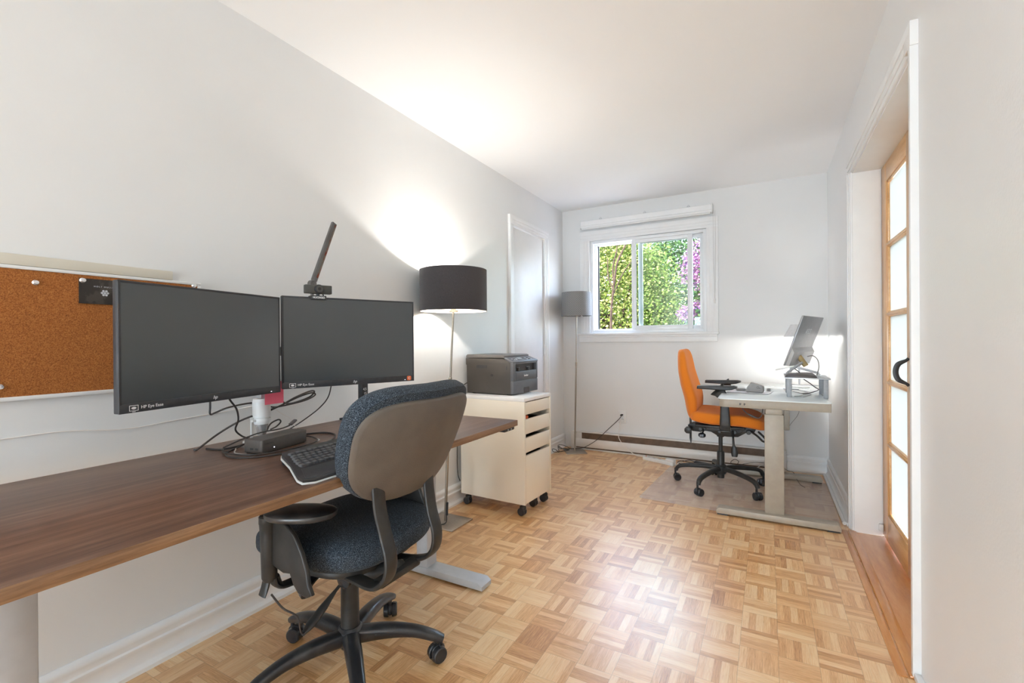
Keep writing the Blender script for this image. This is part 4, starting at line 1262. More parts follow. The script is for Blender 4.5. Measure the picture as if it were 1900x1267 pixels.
for y in (-0.09, 0.05):
    part('paper_guide', M['printer_lid'], sl, P_(box, (FX, y, 0.152), (px - 0.004, y + 0.008, 0.178), 0.002), P_(box, (FX, y - 0.02, 0.172), (px - 0.010, y + 0.02, 0.178), 0.001))
part('paper_tray', M['printer_front'], pr, P_(box, (FX - 0.001, -py, 0.004), (px, py, 0.088), 0.003), P_(box, (FX - 0.001, -py + 0.002, 0.088), (px - 0.004, py - 0.002, 0.094)))
part('tray_grip', M['black'], pr, P_(prism, rrect(-0.03, 0.003, 0.045, 0.040, (0, 0, 0.006, 0.006)), 0.002, frame((px - 0.0008, 0, 0), (0, 1, 0), (0, 0, 1))))
part('feed_door', M['printer_front'], pr, P_(box, (px - 0.001, -py + 0.040, 0.100), (px + 0.002, py - 0.028, 0.146), 0.002), P_(box, (px + 0.001, -0.03, 0.140), (px + 0.0024, 0.03, 0.1455), 0.0))
text('lettering', 'brother', 0.018, M['white_print'], pr, (px + 0.0022, 0.0, 0.120), (0, 1, 0), (0, 0, 1), align='CENTER', bold=0.0004)
lidm = frame((0, py, 0), (1, 0, 0), (0, 0, 1), (0, -1, 0))
part('scanner_lid', M['printer_lid'], pr, P_(prism, [(-px - 0.010, 0.240), (-px - 0.010, 0.256), (-px, 0.264), (px - 0.085, 0.262), (px - 0.070, 0.256), (px - 0.070, 0.240)], 2 * py - 0.004, lidm @ Matrix.Translation((0, 0, 0.002)), bev=0.004))
cp = part('control_panel', M['printer_front'], pr, P_(prism, [(px - 0.068, 0.236), (px - 0.068, 0.246), (px + 0.000, 0.222), (px + 0.004, 0.216), (px + 0.002, 0.211), (px - 0.03, 0.211)], 2 * py, lidm, bev=0.003))
nrm = Vector((0.024, 0, 0.068)).normalized()
pm = frame((px - 0.034, 0, 0.2345), (0, 1, 0), (-0.068, 0, 0.024))
def pbox(x0, y0, x1, y1, t=0.0012):
    return P_(box, (x0, y0, -0.001), (x1, y1, t), mtx=pm)
part('display', M['lcd'], cp, pbox(-0.045, -0.006, 0.0, 0.016))
for i in range(7):
    part('button', M['button'] if i % 3 else M['black'], cp, pbox(-0.145 + i * 0.013, -0.018 + (i % 2) * 0.014, -0.136 + i * 0.013, -0.010 + (i % 2) * 0.014))
for i in range(8):
    part('button', M['button'] if i % 2 else M['black'], cp, pbox(0.02 + (i % 4) * 0.028, -0.018 + (i // 4) * 0.018, 0.036 + (i % 4) * 0.028, -0.009 + (i // 4) * 0.018))
def slot_r(bm):
    prism(bm, rrect(-0.095, 0.172, 0.0, 0.192, 0.004), 0.0015, frame((0, -py - 0.0003, 0), (1, 0, 0), (0, 0, 1)))
part('side_grip', M['black'], pr, P_(prism, rrect(-0.105, 0.172, -0.018, 0.193, 0.004), 0.0012, frame((0, -py, 0), (1, 0, 0), (0, 0, 1))))
part('side_badge', M['chair_dark'], pr, P_(box, (0.010, -py - 0.0008, 0.118), (0.030, -py + 0.001, 0.134)))
part('side_seam', M['black'], pr, P_(box, (-px - 0.008, -py - 0.0005, 0.2045), (px - 0.045, -py + 0.001, 0.2055)), P_(box, (px - 0.050, -py - 0.0005, 0.004), (px - 0.049, -py + 0.001, 0.200)))
part('side_latch', M['black'], pr, P_(box, (px - 0.052, -py - 0.001, 0.165), (px - 0.046, -py + 0.001, 0.188)))
cable('printer_cable', 'black cable loop behind the printer down to the wall', [(-1.815, 2.80, 0.80), (-1.838, 2.72, 0.815), (-1.845, 2.66, 0.80), (-1.842, 2.62, 0.77), (-1.840, 2.585, 0.66), (-1.840, 2.573, 0.40), (-1.838, 2.574, 0.22), (-1.828, 2.585, 0.16)], 0.0030)

# ------------------------------------------------------------------ office chairs
def caster(parent, x, y, ang, zt, wr=0.028):
    mt = Matrix.Translation((x, y, 0)) @ Matrix.Rotation(ang, 4, 'Z')
    c = part('caster', M['black_gloss'], parent, P_(cyl, mt @ Vector((0.010, 0, wr + 0.012)), mt @ Vector((0.010, 0, zt)), 0.0075),
             P_(blob, 0.026, 0.010, 0.024, 0.8, 0.8, None, mt @ Matrix.Translation((0.0, 0, wr + 0.006)), 20, 12))
    for s_ in (-1, 1):
        part('wheel', M['black_gloss'], c, P_(cyl, mt @ Vector((-0.004, s_ * 0.006, wr)), mt @ Vector((-0.004, s_ * 0.026, wr)), wr, wr * 0.93, 28, bev=0.003))
    return c

def star_base(parent, rad, ang0, hub_z, tip_z, w0, w1, mat, hook=False, caster_dirs=None):
    part('hub', mat, parent, P_(lathe, [(0, hub_z - 0.05), (0.034, hub_z - 0.05), (0.044, hub_z - 0.03), (0.042, hub_z + 0.008), (0.034, hub_z + 0.018), (0, hub_z + 0.018)], 28))
    for k in range(5):
        a = ang0 + 2 * PI * k / 5
        d = Vector((math.cos(a), math.sin(a), 0))
        if hook:
            pts = [d * 0.02 + Vector((0, 0, hub_z - 0.010)), d * 0.12 + Vector((0, 0, hub_z - 0.008)), d * (rad - 0.07) + Vector((0, 0, hub_z - 0.022)), d * (rad - 0.018) + Vector((0, 0, tip_z + 0.012)), d * rad + Vector((0, 0, tip_z - 0.018))]
            hsc = (1.15, 1.1, 1.0, 0.95, 0.9)
        else:
            pts = [d * 0.02 + Vector((0, 0, hub_z - 0.016)), d * 0.12 + Vector((0, 0, hub_z - 0.010)), d * (rad - 0.09) + Vector((0, 0, (hub_z + tip_z) / 2 + 0.002)), d * (rad - 0.02) + Vector((0, 0, tip_z)), d * (rad + 0.012) + Vector((0, 0, tip_z - 0.014))]
            hsc = (1.45, 1.25, 0.98, 0.85, 0.62)
        part('leg', mat, parent, P_(sweep, smooth_path(pts, 6), w0, w0 * (0.72 if hook else 0.66), 14, (0, 0, 1), 2.8, ws=(1.0, 0.95, w1 / w0 * 1.1, w1 / w0, w1 / w0 * 0.8), hs=hsc))
        ca = caster_dirs[k] if caster_dirs else a + 0.6
        caster(parent, d.x * (rad - 0.005), d.y * (rad - 0.005), ca, tip_z, 0.028)

# ---- blue-black task chair, faces the walnut desk (local +X = the way the sitter looks)
CH = thing('task_chair', 'blue-black fabric task chair with brown-grey back shell at the walnut desk', 'chair', (-1.250, 1.118, 0), R(180))
# world angles of legs 35 + 72k -> local = world - 180
star_base(CH, 0.300, R(35 - 180), 0.128, 0.088, 0.028, 0.021, M['dusty'], caster_dirs=[R(a) for a in (250, 130, 20, 60, 310)])
part('column_cover', M['chair_dark'], CH, P_(lathe, [(0, 0.13), (0.031, 0.13), (0.030, 0.16), (0.029, 0.305), (0, 0.305)], 28))
# mechanism
part('mechanism', M['chair_dark'], CH, P_(box, (-0.10, -0.07, 0.335), (0.12, 0.07, 0.385), 0.012), P_(cyl, (0, 0, 0.300), (0, 0, 0.345), 0.024),
     P_(cyl, (-0.035, 0.030, 0.332), (-0.225, -0.012, 0.388), 0.024, bev=0.004), P_(box, (-0.245, -0.08, 0.370), (-0.205, 0.10, 0.394), 0.008), P_(cyl, (-0.045, -0.03, 0.338), (-0.045, 0.052, 0.338), 0.026, bev=0.004))
part('tilt_knob', M['black_gloss'], CH, P_(lathe, [(0, 0), (0.024, 0), (0.028, 0.004), (0.028, 0.016), (0.022, 0.020), (0, 0.021)], 24, frame((-0.045, 0.052, 0.338), (1, 0, 0), (0, 0, 1), (0, 1, 0))))
# curved back bars
for yb in (0.122, -0.090):
    pts = [(-0.262, yb * 1.06, 0.690), (-0.268, yb * 1.04, 0.620), (-0.282, yb, 0.555), (-0.302, yb, 0.490), (-0.296, yb, 0.436), (-0.262, yb, 0.400), (-0.215, yb * 0.92, 0.384), (-0.150, yb * 0.80, 0.378), (-0.09, yb * 0.75, 0.378)]
    part('back_bar', M['chair_dark'], CH, P_(sweep, smooth_path(pts, 7), 0.0080, 0.0235, 14, (0, 1, 0.0), 3.0))
# seat
def seat_fn(v):
    f = v.x / 0.255
    v.z += -0.030 * max(0, f - 0.35) ** 2 * 2.0 + 0.012 * (v.y / 0.25) ** 2 - 0.010 * max(0, -f - 0.6)
    v.z += 0.01 * max(0, -f) ** 2
    return v
SCX = 0.055
part('seat', M['blue_fabric'], CH, P_(blob, 0.262, 0.254, 0.064, 0.62, 0.66, seat_fn, Matrix.Translation((SCX, -0.042, 0.446)), 64, 28))
part('seat_shell', M['chair_dark'], CH, P_(blob, 0.205, 0.195, 0.020, 0.5, 0.62, None, Matrix.Translation((SCX, -0.040, 0.388)), 48, 16))
# backrest: shell and cushion follow a curved, reclined surface
BK = Matrix.Translation((-0.262, 0.0, 0.640)) @ Matrix.Rotation(R(-11), 4, 'Y')
def back_outline(sx, sz, n=64):
    """outline in (s, t): wide rounded top, narrower rounded bottom"""
    out = []
    for i in range(n):
        a = 2 * PI * i / n
        c, s = math.cos(a), math.sin(a)
        e = 2 / 3.4
        x = math.copysign(abs(c) ** e, c)
        z = math.copysign(abs(s) ** (2 / 2.9), s)
        w = 1.06 - 0.15 * (0.5 - z / 2) ** 1.1
        out.append((x * sx * w, (z + 1) / 2 * sz))
    return out
def back_solid(bm, sx, sz, x_rear, thick, z_off=0.0, puff=0.0, nr=8, curve=0.9):
    t = bmesh.new()
    base = back_outline(sx, sz)
    cz = sz / 2
    def pt(k, i, side):
        s, z = base[i]
        s2, z2 = s * k, cz + (z - cz) * k
        bend = curve * s2 * s2 + 0.22 * (z2 - cz) ** 2
        if side == 0:
            x = x_rear + bend - 0.010 * (1 - k ** 4) * (1 if puff == 0 else 0)
        else:
            x = x_rear + bend + thick + puff * (1 - k ** 3)
        return (x, s2, z2 + z_off)
    n = len(base)
    ks = [1.0 - (j / nr) ** 1.6 for j in range(nr)] 
    ks = [1.0, 0.985, 0.95, 0.88, 0.75, 0.55, 0.3]
    def rings(side, shrink):
        rs = []
        for k in ks:
            rs.append([t.verts.new(pt(k * shrink, i, side)) for i in range(n)])
        c_ = t.verts.new(pt(0.0, 0, side))
        return rs, c_
    A, ca = rings(0, 0.975)
    B, cb3 = rings(1, 0.965)
    mid1 = [t.verts.new(tuple(a * 0.75 + b_ * 0.25 for a, b_ in zip(pt(1.0, i, 0), pt(1.0, i, 1)))) for i in range(n)]
    mid2 = [t.verts.new(tuple(a * 0.3 + b_ * 0.7 for a, b_ in zip(pt(1.0, i, 0), pt(1.0, i, 1)))) for i in range(n)]
    seq = list(reversed(A)) + [mid1, mid2] + B
    for p_, q_ in zip(seq[:-1], seq[1:]):
        for i in range(n):
            k = (i + 1) % n
            t.faces.new((p_[i], p_[k], q_[k], q_[i]))
    for i in range(n):
        k = (i + 1) % n
        t.faces.new((ca, seq[0][k], seq[0][i]))
        t.faces.new((cb3, seq[-1][i], seq[-1][k]))
    bmesh.ops.recalc_face_normals(t, faces=t.faces)
    merge(bm, t, BK)
BK = Matrix.Translation((-0.262, -0.014, 0.622)) @ Matrix.Rotation(R(-22), 4, 'Y')
part('back_shell', M['back_shell'], CH, P_(back_solid, 0.249, 0.332, 0.0, 0.016))
part('backrest', M['blue_fabric'], CH, P_(back_solid, 0.259, 0.368, 0.012, 0.054, -0.008, 0.014), label='blue-black speckled cushion')
# armrests: local +y is the near one in the picture
fin_o = [(0.036, 0.590), (-0.031, 0.584), (-0.073, 0.556), (-0.103, 0.512), (-0.123, 0.467), (-0.129, 0.431), (-0.144, 0.405), (-0.117, 0.393), (-0.085, 0.398), (-0.064, 0.418), (-0.050, 0.445), (-0.020, 0.440), (0.020, 0.450), (0.048, 0.463)]
for sy, zt_ in ((1, 0.0), (-1, 0.04)):
    yo = 0.252
    a = part('armrest', M['chair_dark'], CH,
             P_(lathe, [(0, -0.198), (0.017, -0.196), (0.0215, -0.185), (0.0245, -0.06), (0.0265, -0.026), (0.0275, -0.024), (0.0275, -0.004), (0.024, 0.0), (0, 0.0)], 26, Matrix.Translation((0.048, sy * (yo + 0.006), 0.598 + zt_))),
             P_(prism, [(x, z + zt_) for x, z in fin_o], 0.014, frame((0, sy * yo + 0.011, 0), (1, 0, 0), (0, 0, 1)), bev=0.005, seg=3),
             P_(sweep, smooth_path([(0.050, sy * (yo + 0.012), 0.41 + zt_), (0.052, sy * (yo + 0.018), 0.385), (0.054, sy * (yo + 0.026), 0.362)], 4), 0.007, 0.016, 12, (1, 0, 0), 2.5, ws=(1, 0.9, 0.5)),
             P_(sweep, smooth_path([(0.050, sy * (yo - 0.012), 0.41 + zt_), (0.052, sy * (yo - 0.022), 0.385), (0.054, sy * (yo - 0.034), 0.368)], 4), 0.009, 0.018, 12, (1, 0, 0), 2.5, ws=(1, 0.9, 0.5)),
             P_(sweep, smooth_path([(0.045, sy * 0.10, 0.366), (0.045, sy * 0.18, 0.366), (0.045, sy * 0.235, 0.376), (0.047, sy * 0.250, 0.41)], 4), 0.022, 0.006, 12, (0, 0, 1), 3.0))
    part('arm_pad', M['dusty'] if sy > 0 else M['blue_fabric'], a, P_(blob, 0.105, 0.062, 0.016, 0.6, 0.85, None, Matrix.Translation((-0.035 if sy > 0 else -0.06, sy * (0.212 if sy > 0 else 0.285), 0.600 + zt_)) @ Matrix.Rotation(sy * R(28 if sy > 0 else 0), 4, 'Z'), 40, 14),
         label='flat dusty black pad' if sy > 0 else 'blue-black speckled pad')
# levers
part('height_lever', M['chair_dark'], CH, P_(sweep, smooth_path([(-0.02, 0.02, 0.330), (-0.015, 0.07, 0.300), (-0.012, 0.115, 0.268), (-0.012, 0.165, 0.238), (-0.012, 0.195, 0.222)], 5), 0.012, 0.005, 12, (0, 0, 1), 2.5, ws=(0.35, 0.4, 1.3, 1.5, 0.5), hs=(1, 1, 1.4, 1.4, 0.8)))
part('lever_wire', M['cable'], CH, P_(tube, [(0.045, 0.255, 0.36), (0.02, 0.235, 0.315), (-0.01, 0.21, 0.285), (-0.015, 0.195, 0.228), (0.0, 0.14, 0.245), (0.0, 0.07, 0.285)], 0.003))
part('side_lever', M['black_gloss'], CH, P_(sweep, smooth_path([(0.04, 0.06, 0.36), (0.03, 0.12, 0.355), (0.00, 0.175, 0.350), (-0.03, 0.19, 0.345)], 5), 0.018, 0.010, 12, (0, 0, 1), 3.0))

# ---- orange chair on the mat (local +X faces the white desk)
C2 = thing('task_chair', 'orange fabric task chair with black arms on the clear mat', 'chair', (-0.312, 3.800, 0), R(0))
star_base(C2, 0.325, R(32), 0.150, 0.098, 0.021, 0.017, M['chair_dark'], hook=True, caster_dirs=[R(a) for a in (40, 110, 200, 230, 120)])
part('gas_lift', M['chair_dark'], C2, P_(lathe, [(0, 0.07), (0.024, 0.07), (0.026, 0.10), (0.026, 0.262), (0.022, 0.268), (0, 0.268)], 24), P_(cyl, (0, 0, 0.26), (0, 0, 0.40), 0.0145), P_(cyl, (0, 0, 0.375), (0, 0, 0.395), 0.026, bev=0.004))
def mech2(bm):
    out = [(-0.215, 0.430), (-0.225, 0.452), (-0.190, 0.470), (0.21, 0.470), (0.235, 0.455), (0.225, 0.432), (0.17, 0.425), (0.12, 0.392), (0.05, 0.388), (-0.02, 0.392), (-0.06, 0.415), (-0.11, 0.420), (-0.13, 0.408), (-0.19, 0.410)]
    prism(bm, out, 0.090, frame((0, 0.0, 0), (1, 0, 0), (0, 0, 1), (0, -1, 0)) @ Matrix.Translation((0, 0, -0.035)), bev=0.003)
    prism(bm, [(-0.14, 0.428), (-0.05, 0.422), (0.06, 0.41), (0.13, 0.42), (0.16, 0.45), (-0.14, 0.455)], 0.024, frame((0, -0.05, 0), (1, 0, 0), (0, 0, 1), (0, -1, 0)), bev=0.002)
    for x, z, r in ((-0.13, 0.435, 0.014), (-0.10, 0.440, 0.009), (0.0, 0.425, 0.012), (0.06, 0.445, 0.009), (0.10, 0.43, 0.014), (0.19, 0.437, 0.016), (-0.03, 0.45, 0.008)):
        cyl(bm, (x, -0.05, z), (x, -0.088, z), r, seg=14, bev=0.002)
    box(bm, (-0.16, -0.16, 0.462), (0.17, 0.16, 0.480), 0.003)
part('mechanism', M['chair_dark'], C2, mech2)
oct_ = [(0.026 * math.cos(PI / 4 * (j + .5)), 0.026 * math.sin(PI / 4 * (j + .5))) for j in range(8)]
part('tilt_knob', M['chair_dark'], C2, P_(prism, oct_, 0.030, frame((-0.213, -0.105, 0.428), (1, 0, 0), (0, 0, 1), (0, -1, 0)), bev=0.003), P_(cyl, (-0.213, -0.03, 0.428), (-0.213, -0.11, 0.428), 0.008))
part('tension_knob', M['black_gloss'], C2, P_(lathe, [(0, 0), (0.018, 0), (0.026, 0.008), (0.026, 0.024), (0.012, 0.034), (0, 0.034)], 6, frame((-0.118, -0.10, 0.378), (1, 0, 0), (0, 1, 0))), P_(cyl, (-0.118, -0.10, 0.40), (-0.105, -0.06, 0.44), 0.006))
part('height_lever', M['chair_dark'], C2, P_(sweep, smooth_path([(0.088, -0.085, 0.438), (0.092, -0.12, 0.40), (0.096, -0.135, 0.35), (0.100, -0.140, 0.325), (0.102, -0.142, 0.29), (0.102, -0.142, 0.268)], 4), 0.023, 0.008, 12, (0, 1, 0), 2.6, ws=(0.3, 0.3, 0.35, 0.85, 1, 0.8)))
part('front_lever', M['chair_dark'], C2, P_(tube, [(0.20, -0.07, 0.445), (0.245, -0.10, 0.420), (0.280, -0.11, 0.388), (0.300, -0.11, 0.392), (0.285, -0.11, 0.420), (0.25, -0.10, 0.452)], 0.007, 10))
part('back_post', M['chair_dark'], C2, P_(box, (-0.218, -0.012, 0.345), (-0.204, 0.012, 0.66), 0.003), P_(prism, [(-0.218, 0.345), (-0.202, 0.345), (-0.208, 0.30)], 0.02, frame((0, 0.01, 0), (1, 0, 0), (0, 0, 1), (0, -1, 0))))
def seat2(v):
    f = v.x / 0.245
    v.z += -0.030 * max(0, f - 0.30) ** 2 * 2.2 + 0.010 * (v.y / 0.235) ** 2 + 0.020 * max(0, -f - 0.35)
    return v
part('seat', M['orange_fabric'], C2, P_(blob, 0.250, 0.240, 0.046, 0.38, 0.45, seat2, Matrix.Translation((0.050, 0, 0.528)), 64, 24))
def back2(v):
    # v.x thickness, v.y width, v.z height(-0.26..0.26)
    f = (v.z + 0.26) / 0.52
    bulge = 0.035 * math.exp(-((f - 0.32) / 0.22) ** 2)
    thick = 1.0 + 0.35 * math.exp(-((f - 0.35) / 0.3) ** 2) - 0.35 * max(0, f - 0.75)
    w = 0.86 + 0.14 * math.sin(PI * min(1, max(0, (f + 0.1) / 1.1)))
    curve = 0.55 * v.y * v.y
    rear = -0.012 * math.sin(PI * f)
    return Vector((v.x * thick + bulge * 0.6 + curve + rear, v.y * w, v.z))
part('backrest', M['orange_fabric'], C2, P_(blob, 0.036, 0.218, 0.262, 0.40, 0.55, back2, Matrix.Translation((-0.226, 0, 0.770)) @ Matrix.Rotation(R(-9.0), 4, 'Y'), 56, 40))
part('back_tag', M['black'], C2, P_(box, (-0.205, -0.196, 0.675), (-0.190, -0.190, 0.695)))
for sy in (-1, 1):
    a = part('armrest', M['chair_dark'], C2,
             P_(sweep, smooth_path([(0.000, sy * 0.245, 0.752), (0.020, sy * 0.262, 0.73), (0.045, sy * 0.268, 0.69), (0.050, sy * 0.268, 0.62), (0.050, sy * 0.268, 0.52), (0.050, sy * 0.262, 0.475)], 5), 0.034, 0.009, 14, (0, 1, 0), 4.0, ws=(1.7, 1.15, 0.85, 0.85, 1.0, 1.05)),
             P_(box, (0.020, min(sy * 0.10, sy * 0.268), 0.458), (0.080, max(sy * 0.10, sy * 0.268), 0.470), 0.002))
    part('arm_pad', M['chair_dark'], a, P_(prism, [(-0.130, 0.0), (-0.128, 0.020), (0.105, 0.026), (0.125, 0.022), (0.130, 0.014), (0.095, 0.0), (0.05, -0.006)], 0.082, frame((0.0, sy * 0.245 + 0.041, 0.755), (1, 0, 0), (0, 0, 1), (0, -1, 0)), bev=0.006, seg=3))

# ------------------------------------------------------------------ clear floor mat
tag(part('floor_mat', M['mat_plastic'], None, P_(prism, rrect(0, 0, 1.165, 1.02, 0.03), 0.0022, frame((-0.800, 3.275, 0.0006), (1, -0.055, 0), (0.055, 1, 0)), bev=0.0008)), 'milky clear plastic mat on the parquet under the orange chair', 'floor mat')

# ------------------------------------------------------------------ white glass-topped desk
gd = thing('glass_top_desk', 'beige metal standing desk with pale glass top in the right corner', 'desk', (0.025, 3.84, 0))
gx0, gx1, gy0, gy1 = -0.300, 0.297, -0.600, 0.600
def glass_top_mat():
    m, nt, b = new_mat('white_glass_top')
    tc = N(nt, 'ShaderNodeTexCoord')
    nz = N(nt, 'ShaderNodeTexNoise', Scale=4, Detail=2)
    L(nt, tc.outputs['Object'], nz.inputs['Vector'])
    rp = N(nt, 'ShaderNodeValToRGB')
    rp.color_ramp.elements[0].color = c4((0.80, 0.86, 0.87))
    rp.color_ramp.elements[1].color = c4((0.83, 0.88, 0.89))
    L(nt, nz.outputs[0], rp.inputs[0])
    L(nt, rp.outputs[0], b.inputs['Base Color'])
    b.inputs['Roughness'].default_value = 0.04
    b.inputs['Specular IOR Level'].default_value = 0.7
    return m
part('glass_top', glass_top_mat(), gd, P_(prism, rrect(gx0 - 0.008, gy0 - 0.008, gx1 + 0.004, gy1, 0.03), 0.006, Matrix.Translation((0, 0, 0.724)), bev=0.0012), label='pale glass top')
part('apron', M['beige_metal'], gd, P_(prism, rrect(gx0, gy0, gx1, gy1 - 0.01, (0.035, 0.006, 0.006, 0.03)), 0.050, Matrix.Translation((0, 0, 0.674)), bev=0.002))
us = part('usb_panel', M['beige_metal'], gd, P_(box, (gx0 + 0.085, gy0 - 0.0015, 0.687), (gx0 + 0.165, gy0 + 0.001, 0.708), 0.0008))
for x in (0.118, 0.142):
    part('usb_port', M['black'], us, P_(box, (gx0 + x, gy0 - 0.0022, 0.691), (gx0 + x + 0.007, gy0 - 0.001, 0.704)), P_(box, (gx0 + x + 0.008, gy0 - 0.0022, 0.697), (gx0 + x + 0.012, gy0 - 0.001, 0.701)))
for y, nm in ((-0.600, 'near'), (0.420, 'far')):
    part('leg', M['beige_metal'], gd, P_(box, (-0.045, y - 0.015, 0.045), (0.058, y + 0.045, 0.645), 0.004), P_(box, (-0.038, y - 0.008, 0.64), (0.050, y + 0.038, 0.676), 0.003))
    part('foot', M['beige_metal'], gd, P_(prism, [(-0.315, 0.010), (-0.315, 0.030), (-0.30, 0.046), (0.325, 0.046), (0.335, 0.030), (0.335, 0.010)], 0.075, frame((0, y + 0.022, 0), (1, 0, 0), (0, 0, 1), (0, -1, 0)), bev=0.003))
    part('foot_pad', M['black'], gd, P_(box, (-0.31, y - 0.045, 0.0), (-0.25, y + 0.015, 0.012)), P_(box, (0.27, y - 0.045, 0.0), (0.33, y + 0.015, 0.012)))
    part('motor_bracket', M['beige_dark'], gd, P_(box, (0.058, y - 0.002, 0.555), (0.088, y + 0.028, 0.674), 0.003), P_(cyl, (0.074, y - 0.006, 0.565), (0.074, y, 0.565), 0.004), P_(cyl, (0.074, y - 0.006, 0.62), (0.074, y, 0.62), 0.003))

GZ = 0.7305
# riser
rs = thing('monitor_riser', 'small clear riser shelf with four grey legs on the glass desk', 'riser', (0.218, 3.615, GZ))
part('shelf', M['silver'], rs, P_(box, (-0.122, -0.160, 0.118), (0.122, 0.160, 0.126), 0.002))
for x in (-0.098, 0.098):
    for y in (-0.140, 0.140):
        part('leg', M['riser_leg'], rs, P_(box, (x - 0.013, y - 0.013, 0.0), (x + 0.013, y + 0.013, 0.118), 0.003))
part('shelf_bar', M['silver'], rs, P_(cyl, (-0.085, 0.14, 0.055), (0.085, 0.14, 0.055), 0.0025, seg=8))
# closed laptop on the riser
lp = thing('closed_laptop', 'dark closed laptop lying on the riser shelf', 'laptop', (0.195, 3.610, GZ + 0.127))
part('base', M['laptop'], lp, P_(prism, rrect(-0.098, -0.150, 0.075, 0.150, 0.01), 0.009, Matrix.Translation((0, 0, 0)), bev=0.002))
part('lid', M['laptop'], lp, P_(prism, rrect(-0.092, -0.150, 0.070, 0.150, 0.01), 0.006, Matrix.Translation((0, 0, 0.0095)), bev=0.002))
# second monitor, seen from behind
u_ = Vector((0.30, 0.954, 0)).normalized()
MW, MH = 0.50, 0.345
A_ = Vector((0.092, 3.560, 0.927))
up_ = (Vector((0, 0, 1)) * math.cos(R(19)) + Vector((u_.y, -u_.x, 0)) * math.sin(R(19))).normalized()
n_b = u_.cross(up_).normalized()      # points to +x: the back side
cen = A_ + u_ * MW / 2
asus = thing('portable_monitor', 'grey monitor seen from behind on its stand above the riser', 'monitor', mtx=frame(cen, u_, up_))
sgn = 1.0
part('back_cover', M['asus'], asus, P_(box, (-MW / 2, 0, -0.004), (MW / 2, MH, 0.006), 0.002))
part('lower_housing', M['asus_low'], asus, P_(prism, [(0.002, 0.005), (0.006, 0.030), (0.100, 0.030), (0.128, 0.005)], MW * 0.97, frame((-MW * 0.485, 0, 0), (0, 1, 0), (0, 0, 1), (1, 0, 0)), bev=0.003))
part('screen', M['screen'], asus, P_(box, (-MW / 2 + 0.006, 0.016, -0.0055), (MW / 2 - 0.006, MH - 0.006, -0.0035)))
text('lettering', 'ASUS', 0.052, M['white_print'], asus, (-0.01, 0.238, 0.0066), (1, 0, 0), (0, 1, 0), align='CENTER', bold=0.001, shear=0.15)
st = part('stand', M['silver'], asus, P_(box, (-0.05, -0.02, 0.010), (-0.03, 0.05, 0.030), 0.002))
inv = asus.matrix_world.inverted()
def wp(p_):
    return inv @ Vector(p_)
hinge = (0.215, 3.72, 0.955)
part('hinge', M['gold'], st, P_(sweep, [wp((0.185, 3.70, 0.985)), wp((0.226, 3.712, 0.920))], 0.017, 0.010, 16, tuple(inv.to_3x3() @ Vector((0, 1, 0))), 3.0), label='gold-beige hinge cover')
def strut(a, b_, w=0.008):
    return P_(sweep, [wp(a), wp(b_)], w, w * 0.6, 10, tuple(inv.to_3x3() @ Vector((0, 1, 0))), 3.0)
part('stand_arm', M['silver'], st, strut((0.205, 3.70, 0.945), (0.120, 3.66, 0.878)))
part('stand_arm', M['silver'], st, strut((0.175, 3.69, 0.910), (0.300, 3.70, 0.872)))
part('stand_brace', M['chair_dark'], st, strut((0.16, 3.68, 0.900), (0.190, 3.70, 0.874), 0.003))
part('stand_foot', M['silver'], st, P_(sweep, [wp((0.10, 3.60, 0.8755)), wp((0.10, 3.74, 0.8755))], 0.006, 0.004, 8, tuple(inv.to_3x3() @ Vector((0, 0, 1)))), P_(sweep, [wp((0.30, 3.60, 0.866)), wp((0.30, 3.74, 0.866))], 0.006, 0.004, 8, tuple(inv.to_3x3() @ Vector((0, 0, 1)))))
cable('monitor_lead', 'grey cable arching from the back of the grey monitor', [(0.232, 3.66, 0.985), (0.262, 3.64, 0.990), (0.285, 3.62, 0.965), (0.292, 3.62, 0.92), (0.285, 3.63, 0.880), (0.282, 3.64, 0.862)], 0.0032, 'mouse')
# white tilted sheet/tablet leaning behind the laptop
tag(part('white_tablet', M['white_plastic'], None, P_(box, (-0.10, -0.09, -0.003), (0.10, 0.09, 0.003), 0.002, mtx=frame((0.150, 4.02, 0.905), (1, -0.1, 0.28), (0.1, 1, 0.1)))), 'white tablet leaning behind the dark laptop on the glass desk', 'tablet')
tag(part('tablet_stand', M['silver'], None, P_(box, (-0.05, -0.04, 0), (0.05, 0.04, 0.006), 0.002, mtx=Matrix.Translation((0.150, 4.03, GZ))), P_(box, (-0.008, -0.008, 0.0), (0.008, 0.008, 0.165), 0.002, mtx=Matrix.Translation((0.150, 4.03, GZ)))), 'slim silver stand under the white tablet', 'stand')

# desk lamp with pale cone shade, lit
dl = thing('desk_lamp', 'pale cone-shaded desk lamp, lit, behind the grey monitor', 'desk lamp', (0.215, 4.240, GZ))
part('base', M['white_plastic'], dl, P_(lathe, [(0, 0), (0.07, 0), (0.07, 0.008), (0.02, 0.018), (0, 0.018)], 32))
part('pole', M['silver'], dl, P_(cyl, (0, 0, 0.012), (0, 0, 0.40), 0.006))
part('lamp_shade', M['shade_white'], dl, P_(lathe, [(0.104, 0.388), (0.056, 0.482), (0.054, 0.482), (0.102, 0.388), (0.104, 0.388)], 48))
part('bulb', M['bulb'], dl, P_(blob, 0.022, 0.022, 0.026, 1, 1, None, Matrix.Translation((0, 0, 0.418)), 16, 10))
light('desk_lamp_light', 'POINT', (0.215, 4.240, GZ + 0.402), 17, (1.0, 0.97, 0.92), 0.025)

